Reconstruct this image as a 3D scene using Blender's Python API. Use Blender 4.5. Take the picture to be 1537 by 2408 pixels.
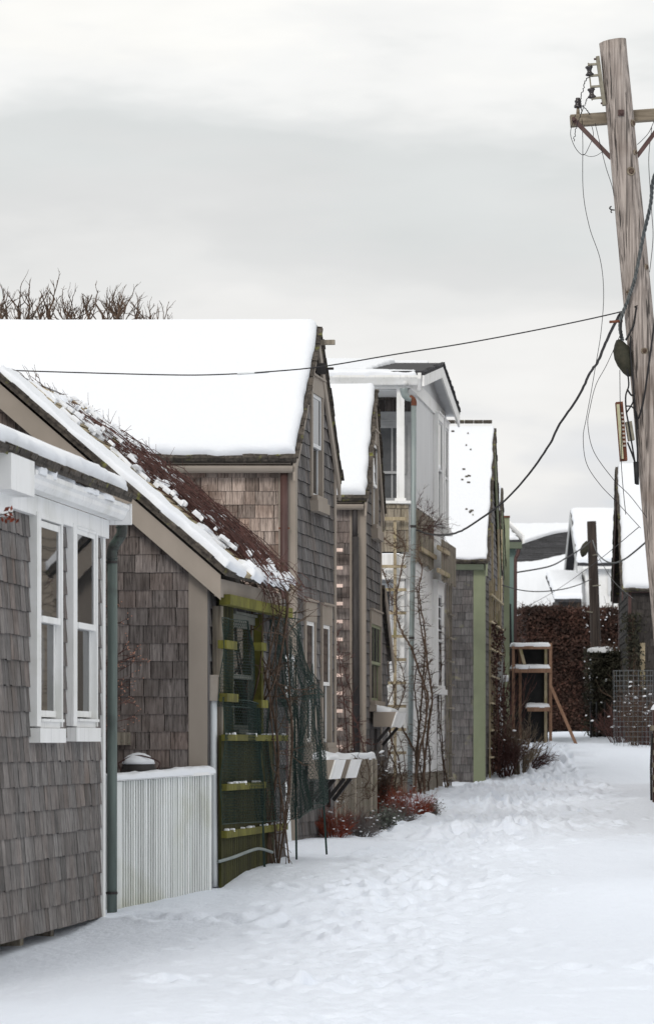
import bpy, math, random
import numpy as np
from mathutils import Vector as V

# ------------------------------------------------------------------ camera model
F, CX, HY, CZ = 8200.0, 768.5, 1750.0, 1.3
def P(x, y, Y): return V(((x - CX) / F * Y, Y, CZ + (HY - y) / F * Y))
def ZZ(y, Y): return CZ + (HY - y) / F * Y
def XX(x, Y): return (x - CX) / F * Y

for o in list(bpy.data.objects): bpy.data.objects.remove(o)
scn = bpy.context.scene
col = scn.collection
ORG = {}
UP = V((0, 0, 1))

# ------------------------------------------------------------------ numpy noise
def _h(ix, iy, s):
    n = (ix.astype(np.int64) * 374761393 + iy.astype(np.int64) * 668265263 + s * 974711) & 0xffffffff
    n = ((n ^ (n >> 13)) * 1274126177) & 0xffffffff
    return ((n ^ (n >> 16)) & 0xffff) / 65535.0
def vnoise(x, y, s=0):
    x = np.asarray(x, float); y = np.asarray(y, float)
    ix = np.floor(x); iy = np.floor(y); fx = x - ix; fy = y - iy
    fx = fx * fx * (3 - 2 * fx); fy = fy * fy * (3 - 2 * fy)
    a = _h(ix, iy, s); b = _h(ix + 1, iy, s); c = _h(ix, iy + 1, s); d = _h(ix + 1, iy + 1, s)
    return (a * (1 - fx) + b * fx) * (1 - fy) + (c * (1 - fx) + d * fx) * fy - .5
def fbm(x, y, s=0, o=4):
    t = 0; a = 1
    for i in range(o):
        t = t + a * vnoise(x * 2 ** i, y * 2 ** i, s + i); a *= .5
    return t

# ------------------------------------------------------------------ ground heights
GP = [(-30, -1.38), (12, -1.34), (18, -1.28), (22, -1.2), (24, -1.08), (26, -.97), (30, -.925), (35, -.91), (41, -.88), (48, -.72), (54, -.68), (58, -.62),
      (61, -.38), (64, -.12), (70, .02), (76, .16), (86, .31), (110, .5), (600, .6)]
GC = [(-1.9, 21, -1.26), (-1.55, 23.6, -1.22), (-1.4, 24.3, -1.13), (-.86, 25.2, -.985), (-.42, 26.7, -.93), (-.25, 27.9, -.915), (0, 29, -.915), (-.3, 32, -.885),
      (.3, 33.6, -.905), (.9, 36, -.90), (1.25, 40.5, -.9), (1.1, 48, -.72), (1.6, 50, -.72), (2.5, 57.8, -.66), (4.5, 70, .03), (5.0, 69, .02), (5.6, 76, .18),
      (5.3, 64, .03), (4.1, 44, -.72), (0, 20, -1.27), (1.5, 22, -1.23), (0, 16, -1.3), (2.2, 27, -1.0)]
_gy = np.array([g[0] for g in GP]); _gz = np.array([g[1] for g in GP])
def gz(X, Y):
    X = np.asarray(X, float); Y = np.asarray(Y, float)
    b = np.interp(Y, _gy, _gz); sw = .25; sr = 0
    for (x, y, z) in GC:
        r = z - np.interp(y, _gy, _gz)
        w = np.exp(-((X - x) ** 2 / (2 * .5 ** 2) + (Y - y) ** 2 / (2 * 1.1 ** 2)))
        sw = sw + w; sr = sr + w * r
    return CZ + b + sr / sw
def G(X, Y): return float(gz(X, Y))

# ------------------------------------------------------------------ materials
MATS = {}
def nd(nt, t, **k):
    n = nt.nodes.new(t)
    for a, b in k.items():
        if a[0] == '_': n.inputs[int(a[1:])].default_value = b
        else: setattr(n, a, b)
    return n
def M(name, c1, c2=None, rough=.75, scale=(8, 8, 8), ns=1.0, contrast=(.35, .65), bump=.0, bdist=.004, tone=.0, hue=None, c3=None, big=1.0, c3r=(.5, .7),
      spec=.3, metal=0, crack=None):
    """c1-c2 by stretched noise, c3 patches by a larger noise, per-piece tone and hue from face attributes"""
    m = bpy.data.materials.new(name); m.use_nodes = True; nt = m.node_tree; L = nt.links.new
    bs = nt.nodes['Principled BSDF']
    bs.inputs['Roughness'].default_value = rough; bs.inputs['Metallic'].default_value = metal
    bs.inputs['Specular IOR Level'].default_value = spec
    tc = nd(nt, 'ShaderNodeTexCoord'); mp = nd(nt, 'ShaderNodeMapping'); mp.inputs['Scale'].default_value = scale
    L(tc.outputs['Object'], mp.inputs['Vector'])
    no = nd(nt, 'ShaderNodeTexNoise'); no.inputs['Scale'].default_value = ns; no.inputs['Detail'].default_value = 6; no.inputs['Roughness'].default_value = .62
    L(mp.outputs[0], no.inputs['Vector'])
    mr = nd(nt, 'ShaderNodeMapRange'); mr.inputs[1].default_value, mr.inputs[2].default_value = contrast
    L(no.outputs['Fac'], mr.inputs[0])
    mx = nd(nt, 'ShaderNodeMix', data_type='RGBA'); L(mr.outputs[0], mx.inputs[0])
    mx.inputs[6].default_value = (*c1, 1); mx.inputs[7].default_value = (*(c2 or c1), 1)
    out = mx.outputs[2]
    if c3:
        n3 = nd(nt, 'ShaderNodeTexNoise'); n3.inputs['Scale'].default_value = big; n3.inputs['Detail'].default_value = 5
        L(tc.outputs['Object'], n3.inputs['Vector'])
        r3 = nd(nt, 'ShaderNodeMapRange'); r3.inputs[1].default_value, r3.inputs[2].default_value = c3r; L(n3.outputs['Fac'], r3.inputs[0])
        m3 = nd(nt, 'ShaderNodeMix', data_type='RGBA'); L(r3.outputs[0], m3.inputs[0]); L(out, m3.inputs[6]); m3.inputs[7].default_value = (*c3, 1); out = m3.outputs[2]
    if hue:
        a = nd(nt, 'ShaderNodeAttribute', attribute_name='hue')
        m4 = nd(nt, 'ShaderNodeMix', data_type='RGBA'); L(a.outputs['Fac'], m4.inputs[0]); L(out, m4.inputs[6])
        mu = nd(nt, 'ShaderNodeMix', data_type='RGBA', blend_type='MULTIPLY'); mu.inputs[0].default_value = 1; L(out, mu.inputs[6]); mu.inputs[7].default_value = (*hue, 1)
        L(mu.outputs[2], m4.inputs[7]); out = m4.outputs[2]
    if tone:
        a = nd(nt, 'ShaderNodeAttribute', attribute_name='tone')
        t = nd(nt, 'ShaderNodeMapRange', clamp=False); t.inputs[3].default_value = 1 - tone; t.inputs[4].default_value = 1 + tone; L(a.outputs['Fac'], t.inputs[0])
        mu = nd(nt, 'ShaderNodeVectorMath', operation='SCALE'); L(out, mu.inputs[0]); L(t.outputs[0], mu.inputs['Scale']); out = mu.outputs[0]
    if crack:   # thin dark splits along the grain
        mc = nd(nt, 'ShaderNodeMapping'); mc.inputs['Scale'].default_value = crack[0]; L(tc.outputs['Object'], mc.inputs['Vector'])
        nc = nd(nt, 'ShaderNodeTexNoise'); nc.inputs['Scale'].default_value = 1; nc.inputs['Detail'].default_value = 3; L(mc.outputs[0], nc.inputs['Vector'])
        rc = nd(nt, 'ShaderNodeMapRange'); rc.inputs[1].default_value = crack[1]; rc.inputs[2].default_value = crack[1] + .035; rc.inputs[3].default_value = 1; rc.inputs[4].default_value = crack[2]; L(nc.outputs['Fac'], rc.inputs[0])
        mu = nd(nt, 'ShaderNodeVectorMath', operation='SCALE'); L(out, mu.inputs[0]); L(rc.outputs[0], mu.inputs['Scale']); out = mu.outputs[0]
    L(out, bs.inputs['Base Color'])
    if bump:
        bp = nd(nt, 'ShaderNodeBump'); bp.inputs['Strength'].default_value = bump; bp.inputs['Distance'].default_value = bdist
        L(no.outputs['Fac'], bp.inputs['Height']); L(bp.outputs[0], bs.inputs['Normal'])
    MATS[name] = m
    return m

GRAIN = (70, 70, 3.0)
M('shingle_grey', (.042, .040, .041), (.20, .193, .194), .85, GRAIN, 1, (.32, .68), .6, .005, .44, (1.05, .92, .84), (.10, .085, .075), 1.6, (.52, .8), crack=((85, 85, 2.2), .62, .5))
M('shingle_near', (.045, .041, .040), (.265, .25, .242), .85, (95, 95, 2.2), 1, (.32, .68), .6, .005, .34, (1.08, .92, .84), (.10, .08, .068), 2.2, (.52, .8), crack=((85, 85, 1.6), .60, .5))
M('shingle_brown', (.075, .064, .060), (.26, .228, .215), .85, GRAIN, 1, (.3, .7), .5, .004, .40, (1.12, .93, .84), (.09, .07, .06), 3.0, (.5, .8), crack=((85, 85, 2.2), .62, .5))
M('shingle_warm', (.10, .078, .066), (.42, .345, .30), .85, GRAIN, 1, (.3, .68), .5, .004, .40, (1.1, .92, .82), (.10, .065, .05), 3.0, (.5, .8), crack=((85, 85, 2.2), .62, .5))
M('shingle_moss', (.08, .075, .075), (.20, .19, .185), .88, (40, 40, 4), 1, (.3, .7), .5, .006, .28, (1.0, .92, .9), (.24, .23, .15), 5.5, (.60, .74))
M('shingle_dark', (.018, .016, .015), (.062, .055, .052), .88, GRAIN, 1, (.3, .7), .5, .004, .4, (1.05, .93, .85))
M('shingle_beige', (.42, .36, .29), (.52, .45, .37), .85, GRAIN, 1, (.3, .7), .3, .004, .15)
M('tan_paint', (.27, .232, .195), (.305, .262, .222), .6, (6, 6, 1.5), 1, (.3, .7), .08, .002, .1, None, (.22, .19, .155), 1.2, (.52, .8))
M('white_paint', (.78, .78, .775), (.84, .84, .835), .5, (5, 5, 1.2), 1, (.3, .7), .05, .002, .06, None, (.66, .66, .63), 2.6, (.5, .78), crack=((32, 32, 1.1), .60, .88))
M('white_shaded', (.58, .59, .605), (.66, .67, .68), .55, (5, 5, 1.2), 1, (.3, .7), .05, .002, .06)  # white paint with the blue-grey of its shaded side put into the colour
M('white_ribbed', (.62, .64, .62), (.78, .80, .795), .6, (30, 30, .9), 1, (.3, .7), .05, .002, .14, None, (.42, .42, .28), 1.3, (.50, .78), crack=((60, 60, .9), .60, .72))
M('green_trim', (.225, .25, .155), (.26, .285, .185), .65, (5, 5, 1.5), 1, (.3, .7), .05, .002, .1, None, (.17, .18, .12), 1.5, (.5, .8))
M('green_dark', (.09, .105, .075), (.12, .14, .10), .7, (5, 5, 2), 1, (.3, .7), .05, .002, .1)
M('teal_paint', (.14, .20, .18), (.17, .24, .21), .6, (5, 5, 2), 1, (.3, .7), .05, .002)
M('roof_edge', (.028, .024, .021), (.10, .085, .07), .9, (30, 30, 30), 1, (.35, .65), .6, .008, .35, None, (.16, .16, .05), 9, (.6, .68))
M('roof_slate', (.022, .022, .025), (.05, .05, .054), .85, (20, 20, 20), 1, (.3, .7), .3, .004, .5)
M('copper_dark', (.022, .022, .020), (.06, .065, .06), .5, (25, 25, 2), 1, (.35, .65), .1, .002, 0, None, (.12, .17, .14), 3.0, (.5, .62), .4, .3)
M('patina', (.10, .125, .115), (.145, .18, .165), .6, (25, 25, 2), 1, (.35, .65), .1, .002, 0, None, (.05, .055, .05), 2.6, (.55, .7), .4, .2)
M('galvanised', (.20, .235, .235), (.27, .305, .30), .5, (12, 12, 3), 1, (.3, .7), .05, .002, 0, None, (.17, .20, .19), 2, (.5, .7), .4, .3)
M('rust', (.10, .035, .02), (.21, .085, .048), .9, (20, 20, 20), 1, (.3, .7), .4, .003, 0, None, (.10, .035, .02), 8, (.5, .6))
M('brown_metal', (.05, .025, .022), (.09, .05, .045), .5, (12, 12, 3), 1, (.3, .7), .05, .002)
M('black_metal', (.016, .014, .014), (.05, .045, .044), .6, (12, 12, 3), 1, (.3, .7), .05, .002)
M('black', (.008, .008, .009), (.014, .014, .015), .55)
M('pole_wood', (.11, .092, .082), (.41, .355, .32), .85, (75, 75, 1.0), 1, (.36, .58), .8, .012, .2, None, (.12, .085, .065), 2.0, (.55, .8), crack=((60, 60, .6), .595, .25))
M('pole_dark', (.018, .013, .011), (.055, .042, .035), .9, (25, 25, 1.2), 1, (.35, .65), .6, .01)
M('arm_wood', (.13, .105, .075), (.27, .225, .17), .85, (2, 30, 30), 1, (.33, .62), .5, .006)
M('knot', (.05, .03, .02), (.12, .085, .065), .9, (60, 60, 60))
M('grey_wood', (.15, .128, .10), (.34, .30, .245), .88, (45, 45, 1.4), 1, (.33, .65), .6, .006, .3, (1, .97, .85), (.14, .14, .07), 2.5, (.55, .75))
M('lath_wood', (.26, .21, .13), (.43, .36, .25), .85, (30, 30, 6), 1, (.33, .65), .3, .004, .25, None, (.20, .18, .07), 4, (.55, .7))
M('new_wood', (.62, .45, .38), (.76, .60, .53), .7, (20, 20, 20), 1, (.33, .65), .1, .002, .1)
M('stand_wood', (.17, .095, .06), (.27, .16, .105), .75, (20, 20, 3), 1, (.33, .65), .1, .002, .2)
M('moss_wood', (.06, .058, .012), (.165, .155, .03), .9, (14, 14, 5), 1, (.3, .7), .5, .005, .35, None, (.05, .045, .015), 3.5, (.5, .7))
M('moss_dark', (.016, .016, .005), (.052, .05, .011), .9, (30, 30, 3), 1, (.3, .7), .5, .005, .4)
M('twig_red', (.04, .02, .017), (.115, .053, .045), .8, (20, 20, 20), 1, (.3, .7), 0, .0, .35)
M('twig_rust', (.13, .025, .012), (.28, .06, .03), .8, (20, 20, 20), 1, (.3, .7), 0, .0, .4)
M('twig_brown', (.045, .028, .02), (.12, .08, .055), .85, (20, 20, 20), 1, (.3, .7), 0, .0, .35)
M('twig_tan', (.15, .115, .08), (.28, .225, .165), .85, (20, 20, 20), 1, (.3, .7), 0, .0, .35)
M('twig_grey', (.09, .08, .075), (.22, .20, .19), .85, (20, 20, 20), 1, (.3, .7), 0, .0, .35)
M('bud', (.45, .19, .12), (.6, .32, .22), .7)
M('hedge_leaf', (.026, .012, .009), (.074, .031, .022), .8, (3, 3, 3), 1, (.3, .7), 0, 0, .6, (.8, 1.1, 1.1))
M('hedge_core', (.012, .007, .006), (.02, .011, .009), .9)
M('leaf_green', (.075, .09, .07), (.15, .17, .14), .8, (20, 20, 20), 1, (.3, .7), 0, 0, .5)
M('leaf_dark', (.018, .02, .012), (.05, .045, .03), .8, (20, 20, 20), 1, (.3, .7), 0, 0, .5)
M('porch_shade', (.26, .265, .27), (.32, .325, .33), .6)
M('bay_shade', (.10, .105, .09), (.16, .165, .145), .7, (8, 8, 2), 1, (.3, .7), .05, .002)  # pale window casing, with the dimness of the bay put into the colour
M('net_green', (.010, .024, .019), (.018, .042, .034), .6)
M('net_post', (.012, .028, .024), (.022, .045, .04), .6)
M('wire', (.012, .011, .012), (.02, .018, .02), .6)
M('cage_wire', (.11, .12, .125), (.16, .17, .18), .5, metal=.3)
M('cable_grey', (.05, .055, .055), (.13, .14, .14), .7, (40, 40, 40))
M('box_grey', (.33, .34, .34), (.40, .41, .41), .5, (8, 8, 3), 1, (.3, .7), .03, .002)
M('box_tan', (.33, .29, .25), (.37, .33, .29), .55)
M('pvc', (.64, .67, .69), (.71, .74, .755), .4, (8, 8, 1), 1, (.3, .7), .0)
M('insulator', (.012, .010, .012), (.03, .022, .022), .18, spec=.6)
M('bolt_metal', (.17, .155, .12), (.26, .24, .19), .55, (20, 20, 20), metal=.3)
M('brick', (.22, .08, .05), (.32, .14, .10), .9, (20, 20, 20), 1, (.3, .7), .2, .003)
M('dark_backing', (.02, .015, .012), (.05, .038, .03), .95, (8, 8, 8), 1, (.3, .7), .5, .02)
M('pale_lichen', (.34, .33, .20), (.48, .46, .32), .9)
M('interior', (.055, .058, .062), (.075, .078, .082), .8)

def snow_mat(name, c, bs_, bd, sc2):
    m = bpy.data.materials.new(name); m.use_nodes = True; nt = m.node_tree; L = nt.links.new
    b = nt.nodes['Principled BSDF']; b.inputs['Roughness'].default_value = .65; b.inputs['Specular IOR Level'].default_value = .2
    tc = nd(nt, 'ShaderNodeTexCoord')
    n1 = nd(nt, 'ShaderNodeTexNoise'); n1.inputs['Scale'].default_value = sc2; n1.inputs['Detail'].default_value = 8; n1.inputs['Roughness'].default_value = .65
    L(tc.outputs['Object'], n1.inputs['Vector'])
    mx = nd(nt, 'ShaderNodeMix', data_type='RGBA'); L(n1.outputs['Fac'], mx.inputs[0])
    mx.inputs[6].default_value = (c[0] * .965, c[1] * .97, c[2] * .985, 1); mx.inputs[7].default_value = (*c, 1)
    L(mx.outputs[2], b.inputs['Base Color'])
    bp = nd(nt, 'ShaderNodeBump'); bp.inputs['Strength'].default_value = bs_; bp.inputs['Distance'].default_value = bd
    L(n1.outputs['Fac'], bp.inputs['Height']); L(bp.outputs[0], b.inputs['Normal'])
    MATS[name] = m
snow_mat('snow', (.775, .795, .825), .45, .014, 16)
snow_mat('snow_ground', (.80, .85, .935), .75, .03, 14)

def glass_mat():
    m = bpy.data.materials.new('glass'); m.use_nodes = True; nt = m.node_tree; L = nt.links.new
    b = nt.nodes['Principled BSDF']; b.inputs['Base Color'].default_value = (.012, .013, .015, 1)
    b.inputs['Roughness'].default_value = .03; b.inputs['Specular IOR Level'].default_value = .5; b.inputs['IOR'].default_value = 1.4
    tc = nd(nt, 'ShaderNodeTexCoord'); n1 = nd(nt, 'ShaderNodeTexNoise'); n1.inputs['Scale'].default_value = 2.2; n1.inputs['Detail'].default_value = 1
    L(tc.outputs['Object'], n1.inputs['Vector'])
    bp = nd(nt, 'ShaderNodeBump'); bp.inputs['Strength'].default_value = .12; bp.inputs['Distance'].default_value = .01
    L(n1.outputs['Fac'], bp.inputs['Height']); L(bp.outputs[0], b.inputs['Normal'])
    MATS['glass'] = m
glass_mat()

# ------------------------------------------------------------------ mesh builder
def bez(pts, n=8):
    """Catmull-Rom through pts"""
    pts = [V(p) for p in pts]; out = []
    for i in range(len(pts) - 1):
        p0 = pts[max(i - 1, 0)]; p1 = pts[i]; p2 = pts[i + 1]; p3 = pts[min(i + 2, len(pts) - 1)]
        for k in range(n):
            t = k / n
            out.append(.5 * ((2 * p1) + (p2 - p0) * t + (2 * p0 - 5 * p1 + 4 * p2 - p3) * t * t + (3 * p1 - p0 - 3 * p2 + p3) * t ** 3))
    out.append(pts[-1]); return out

class MB:
    def __init__(s): s.v = []; s.f = []; s.t = []; s.h = []
    def face(s, pts, tone=.5, hue=0):
        i = len(s.v); s.v += [tuple(p) for p in pts]; s.f.append(tuple(range(i, i + len(pts)))); s.t.append(tone); s.h.append(hue)
    def faces(s, pts, fs, tone=.5, hue=0):
        i = len(s.v); s.v += [tuple(p) for p in pts]
        for f in fs: s.f.append(tuple(a + i for a in f)); s.t.append(tone); s.h.append(hue)
    def box(s, o, a, b, c, tone=.5, hue=0):
        o, a, b, c = V(o), V(a), V(b), V(c)
        if a.cross(b).dot(c) < 0: a, b = b, a
        p = [o, o + a, o + a + b, o + b, o + c, o + a + c, o + a + b + c, o + b + c]
        s.faces(p, [(0, 3, 2, 1), (4, 5, 6, 7), (0, 1, 5, 4), (1, 2, 6, 5), (2, 3, 7, 6), (3, 0, 4, 7)], tone, hue)
    def bx(s, x0, x1, y0, y1, z0, z1, tone=.5, hue=0): s.box((x0, y0, z0), (x1 - x0, 0, 0), (0, y1 - y0, 0), (0, 0, z1 - z0), tone, hue)
    def bar(s, p, q, w, h, up=UP, tone=.5):
        """bar from p to q, centred, w across, h along up"""
        p, q = V(p), V(q); d = (q - p); a = d.cross(V(up)).normalized() * w; b = a.cross(d).normalized() * h
        s.box(p - a / 2 - b / 2, d, a, b, tone)
    def prism(s, poly, vec, tone=.5, hue=0):
        poly = [V(p) for p in poly]; vec = V(vec); n = len(poly)
        nor = V((0, 0, 0))
        for i in range(n): nor += (poly[i] - poly[0]).cross(poly[(i + 1) % n] - poly[0])
        if nor.dot(vec) > 0: poly.reverse()
        p = poly + [a + vec for a in poly]
        fs = [tuple(range(n)), tuple(range(2 * n - 1, n - 1, -1))] + [(i, i + n, (i + 1) % n + n, (i + 1) % n) for i in range(n)]
        s.faces(p, fs, tone, hue)
    def tube(s, pts, r, n=6, tone=.5, cap=True):
        pts = [V(p) for p in pts]; m = len(pts)
        if m < 2: return
        rr = r if hasattr(r, '__len__') else [r] * m
        vs = []; ref = None
        for i in range(m):
            d = (pts[min(i + 1, m - 1)] - pts[max(i - 1, 0)])
            if d.length < 1e-9: d = V((0, 0, 1))
            d.normalize()
            if ref is None: ref = d.orthogonal().normalized()
            ref = (ref - d * ref.dot(d))
            if ref.length < 1e-6: ref = d.orthogonal()
            ref.normalize(); b = d.cross(ref)
            for k in range(n):
                a = 2 * math.pi * k / n; vs.append(pts[i] + (ref * math.cos(a) + b * math.sin(a)) * rr[i])
        fs = [(i * n + k, i * n + (k + 1) % n, (i + 1) * n + (k + 1) % n, (i + 1) * n + k) for i in range(m - 1) for k in range(n)]
        if cap: fs += [tuple(range(n - 1, -1, -1)), tuple(range((m - 1) * n, m * n))]
        s.faces(vs, fs, tone)
    def lathe(s, c, prof, axis=UP, n=14, tone=.5, sc=(1, 1)):
        """prof: list of (r, h) along axis"""
        c = V(c); ax = V(axis).normalized(); a = ax.orthogonal().normalized(); b = ax.cross(a); vs = []
        for (r, h) in prof:
            for k in range(n):
                t = 2 * math.pi * k / n; vs.append(c + ax * h + (a * math.cos(t) * sc[0] + b * math.sin(t) * sc[1]) * r)
        m = len(prof)
        fs = [(i * n + k, i * n + (k + 1) % n, (i + 1) * n + (k + 1) % n, (i + 1) * n + k) for i in range(m - 1) for k in range(n)]
        fs += [tuple(range(n - 1, -1, -1)), tuple(range((m - 1) * n, m * n))]
        s.faces(vs, fs, tone)
    def build(s, name, mat, parent=None, smooth=False, label=None):
        me = bpy.data.meshes.new(name)
        org = ORG[parent.name] if parent else V((0, 0, 0))
        if org.length: vv = [(a[0] - org.x, a[1] - org.y, a[2] - org.z) for a in s.v]
        else: vv = s.v
        me.from_pydata(vv, [], s.f)
        a = me.attributes.new('tone', 'FLOAT', 'FACE'); a.data.foreach_set('value', s.t)
        a = me.attributes.new('hue', 'FLOAT', 'FACE'); a.data.foreach_set('value', s.h)
        if smooth: me.polygons.foreach_set('use_smooth', [True] * len(s.f))
        me.materials.append(MATS[mat]); me.update()
        o = bpy.data.objects.new(name, me); col.objects.link(o)
        if parent: o.parent = parent; ORG[o.name] = org
        else: ORG[o.name] = V((0, 0, 0))
        if label: o['label'] = label
        return o

def thing(name, label, cat, loc, group=None):
    o = bpy.data.objects.new(name, None); col.objects.link(o); o.location = loc; o.empty_display_size = .2
    o['label'] = label; o['category'] = cat
    if group: o['group'] = group
    ORG[o.name] = V(loc); return o
def tag(o, label, cat, group=None):
    o['label'] = label; o['category'] = cat
    if group: o['group'] = group
    # move origin to the base of the thing
    bb = [V(c) for c in o.bound_box]; c = sum(bb, V((0, 0, 0))) / 8; c.z = min(b.z for b in bb)
    me = o.data; n = len(me.vertices); co = np.empty(n * 3, 'f'); me.vertices.foreach_get('co', co)
    co = co.reshape(-1, 3) - np.array(c, 'f'); me.vertices.foreach_set('co', co.ravel()); me.update(); o.location = c; ORG[o.name] = c.copy()
    return o

# ------------------------------------------------------------------ walls
class Wall:
    """vertical (or tilted) plane: u along, v up, n outward"""
    def __init__(s, o, u, n, v=UP): s.o = V(o); s.u = V(u).normalized(); s.n = V(n).normalized(); s.v = V(v).normalized()
    def pt(s, u, v, n=0): return s.o + s.u * u + s.v * v + s.n * n
    def px(s, x, y, off=0):
        c = V((0, 0, CZ)); d = P(x, y, 1.0) - c
        t = (s.o + s.n * off - c).dot(s.n) / d.dot(s.n); q = c + d * t - s.o
        return q.dot(s.u), q.dot(s.v)
    def box(s, mb, u0, v0, u1, v1, n0, n1, tone=.5): mb.box(s.pt(u0, v0, n0), s.u * (u1 - u0), s.v * (v1 - v0), s.n * (n1 - n0), tone)
def facade(X0, Y0, d, side=1):
    u = V((d, 1, 0)).normalized(); n = V((1, -d, 0)).normalized() * side
    return Wall((X0, Y0, 0), u, n)
def front(X0, Y0): return Wall((X0, Y0, 0), (1, 0, 0), (0, -1, 0))

def clip(poly, clipper):
    out = poly
    n = len(clipper)
    for i in range(n):
        a = clipper[i]; b = clipper[(i + 1) % n]; inp = out; out = []
        if not inp: return []
        side = lambda p: (b[0] - a[0]) * (p[1] - a[1]) - (b[1] - a[1]) * (p[0] - a[0])
        for j in range(len(inp)):
            p = inp[j]; q = inp[(j + 1) % len(inp)]; sp = side(p); sq = side(q)
            if sp >= 0: out.append(p)
            if sp * sq < 0:
                t = sp / (sp - sq); out.append((p[0] + (q[0] - p[0]) * t, p[1] + (q[1] - p[1]) * t))
    return out
def rsub(r, h):
    u0, v0, u1, v1 = r; a, b, c, d = h
    if a >= u1 or c <= u0 or b >= v1 or d <= v0: return [r]
    o = []
    if a > u0: o.append((u0, v0, a, v1))
    if c < u1: o.append((c, v0, u1, v1))
    m0, m1 = max(u0, a), min(u1, c)
    if b > v0: o.append((m0, v0, m1, b))
    if d < v1: o.append((m0, d, m1, v1))
    return [q for q in o if q[2] - q[0] > .004 and q[3] - q[1] > .004]
def shingles(mb, w, poly, e, wid, seed, holes=(), th=.016, gap=.005, hue=.25, jit=.003):
    rg = random.Random(seed)
    area = sum(poly[i][0] * poly[(i + 1) % len(poly)][1] - poly[(i + 1) % len(poly)][0] * poly[i][1] for i in range(len(poly)))
    if area < 0: poly = poly[::-1]
    us = [p[0] for p in poly]; vs = [p[1] for p in poly]; z = min(vs)
    while z < max(vs):
        u = min(us) - rg.random() * wid[1]
        while u < max(us):
            wd = rg.uniform(*wid); b = z + rg.uniform(-jit, jit)
            tn = min(max(rg.gauss(.5, .24), 0), 1); hu = 1 - rg.random() ** hue if hue else 0
            rects = [(u + gap / 2, b, u + wd - gap / 2, z + e + .008)]
            for h in holes: rects = [q for r in rects for q in rsub(r, h)]
            for r in rects:
                pl = clip([(r[0], r[1]), (r[2], r[1]), (r[2], r[3]), (r[0], r[3])], poly)
                if len(pl) < 3: continue
                k = rg.uniform(-.0015, .0015)
                fr = [w.pt(p[0], p[1], k + th - (th - .003) * min(max((p[1] - b) / e, 0), 1)) for p in pl]
                bk = [w.pt(p[0], p[1], -.006) for p in pl]; m = len(pl)
                flip = w.u.cross(w.v).dot(w.n) < 0
                f0 = tuple(range(m)); sd = [(i, i + m, (i + 1) % m + m, (i + 1) % m) for i in range(m)]
                if flip: f0 = f0[::-1]; sd = [q[::-1] for q in sd]
                mb.faces(fr + bk, [f0], tn, hu); mb.faces(fr + bk, sd, -.55, 0)  # edge faces coloured near black, standing in for shadow lines between courses
            u += wd
        z += e

def window(parent, w, u0, v0, u1, v1, cas=.09, head=.12, pr=.03, rec=.012, mt='tan_paint', ms='white_paint', sill=True, apron=.1, hung=True, munt=(0, 0), sw=.035, rail=None,
           name='window', headcap=True, gl='glass'):
    m = MB()
    w.box(m, u0 - cas, v0 - .02, u0, v1, -.06, pr); w.box(m, u1, v0 - .02, u1 + cas, v1, -.06, pr)
    w.box(m, u0 - cas, v1, u1 + cas, v1 + head, -.06, pr + .004)
    if headcap: w.box(m, u0 - cas - .01, v1 + head, u1 + cas + .01, v1 + head + .018, -.02, pr + .025, .6)
    for a in (u0, u1):
        sgn = 1 if a == u0 else -1
        w.box(m, a, v0, a + sgn * .012, v1, -.08, pr - .008, .5)
    win = m.build(name, mt, parent)
    s = MB(); mid = rail if rail else (v0 + v1) / 2
    a0, a1 = u0 + .012, u1 - .012; f1 = -rec + .03
    def sash(lo, hi, n1):
        w.box(s, a0, lo, a0 + sw, hi, n1 - .03, n1); w.box(s, a1 - sw, lo, a1, hi, n1 - .03, n1)
        w.box(s, a0 + sw, lo, a1 - sw, lo + sw, n1 - .03, n1 - .001); w.box(s, a0 + sw, hi - sw, a1 - sw, hi, n1 - .03, n1 - .001)
        for i in range(munt[0]):
            c = a0 + sw + (a1 - a0 - 2 * sw) * (i + 1) / (munt[0] + 1); w.box(s, c - .011, lo + sw, c + .011, hi - sw, n1 - .025, n1 - .004)
        for i in range(munt[1]):
            c = lo + (hi - lo) * (i + 1) / (munt[1] + 1); w.box(s, a0 + sw, c - .011, a1 - sw, c + .011, n1 - .025, n1 - .005)
    g = []
    if hung:
        sash(mid - .02, v1, f1); sash(v0, mid + .02, f1 - .0305)
        g = [(mid - .02 + sw, v1 - sw, f1 - .007), (v0 + sw, mid + .02 - sw, f1 - .0375)]
    else:
        sash(v0, v1, f1); g = [(v0 + sw, v1 - sw, f1 - .007)]
    so = s.build('sash', ms, win)
    for (lo, hi, n) in g:
        p = MB(); w.box(p, a0 + sw - .004, lo - .004, a1 - sw + .004, hi + .004, n - .006, n); p.build('pane', gl, win)
    if sill:
        q = MB(); w.box(q, u0 - .03, v0 - .055, u1 + .03, v0 - .004, -.05, pr + .045, .6)
        w.box(q, u0 - cas, v0 - .055 - apron, u1 + cas, v0 - .057, -.02, pr + .06, .5); q.build('sill', mt, win)
    return win

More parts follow.
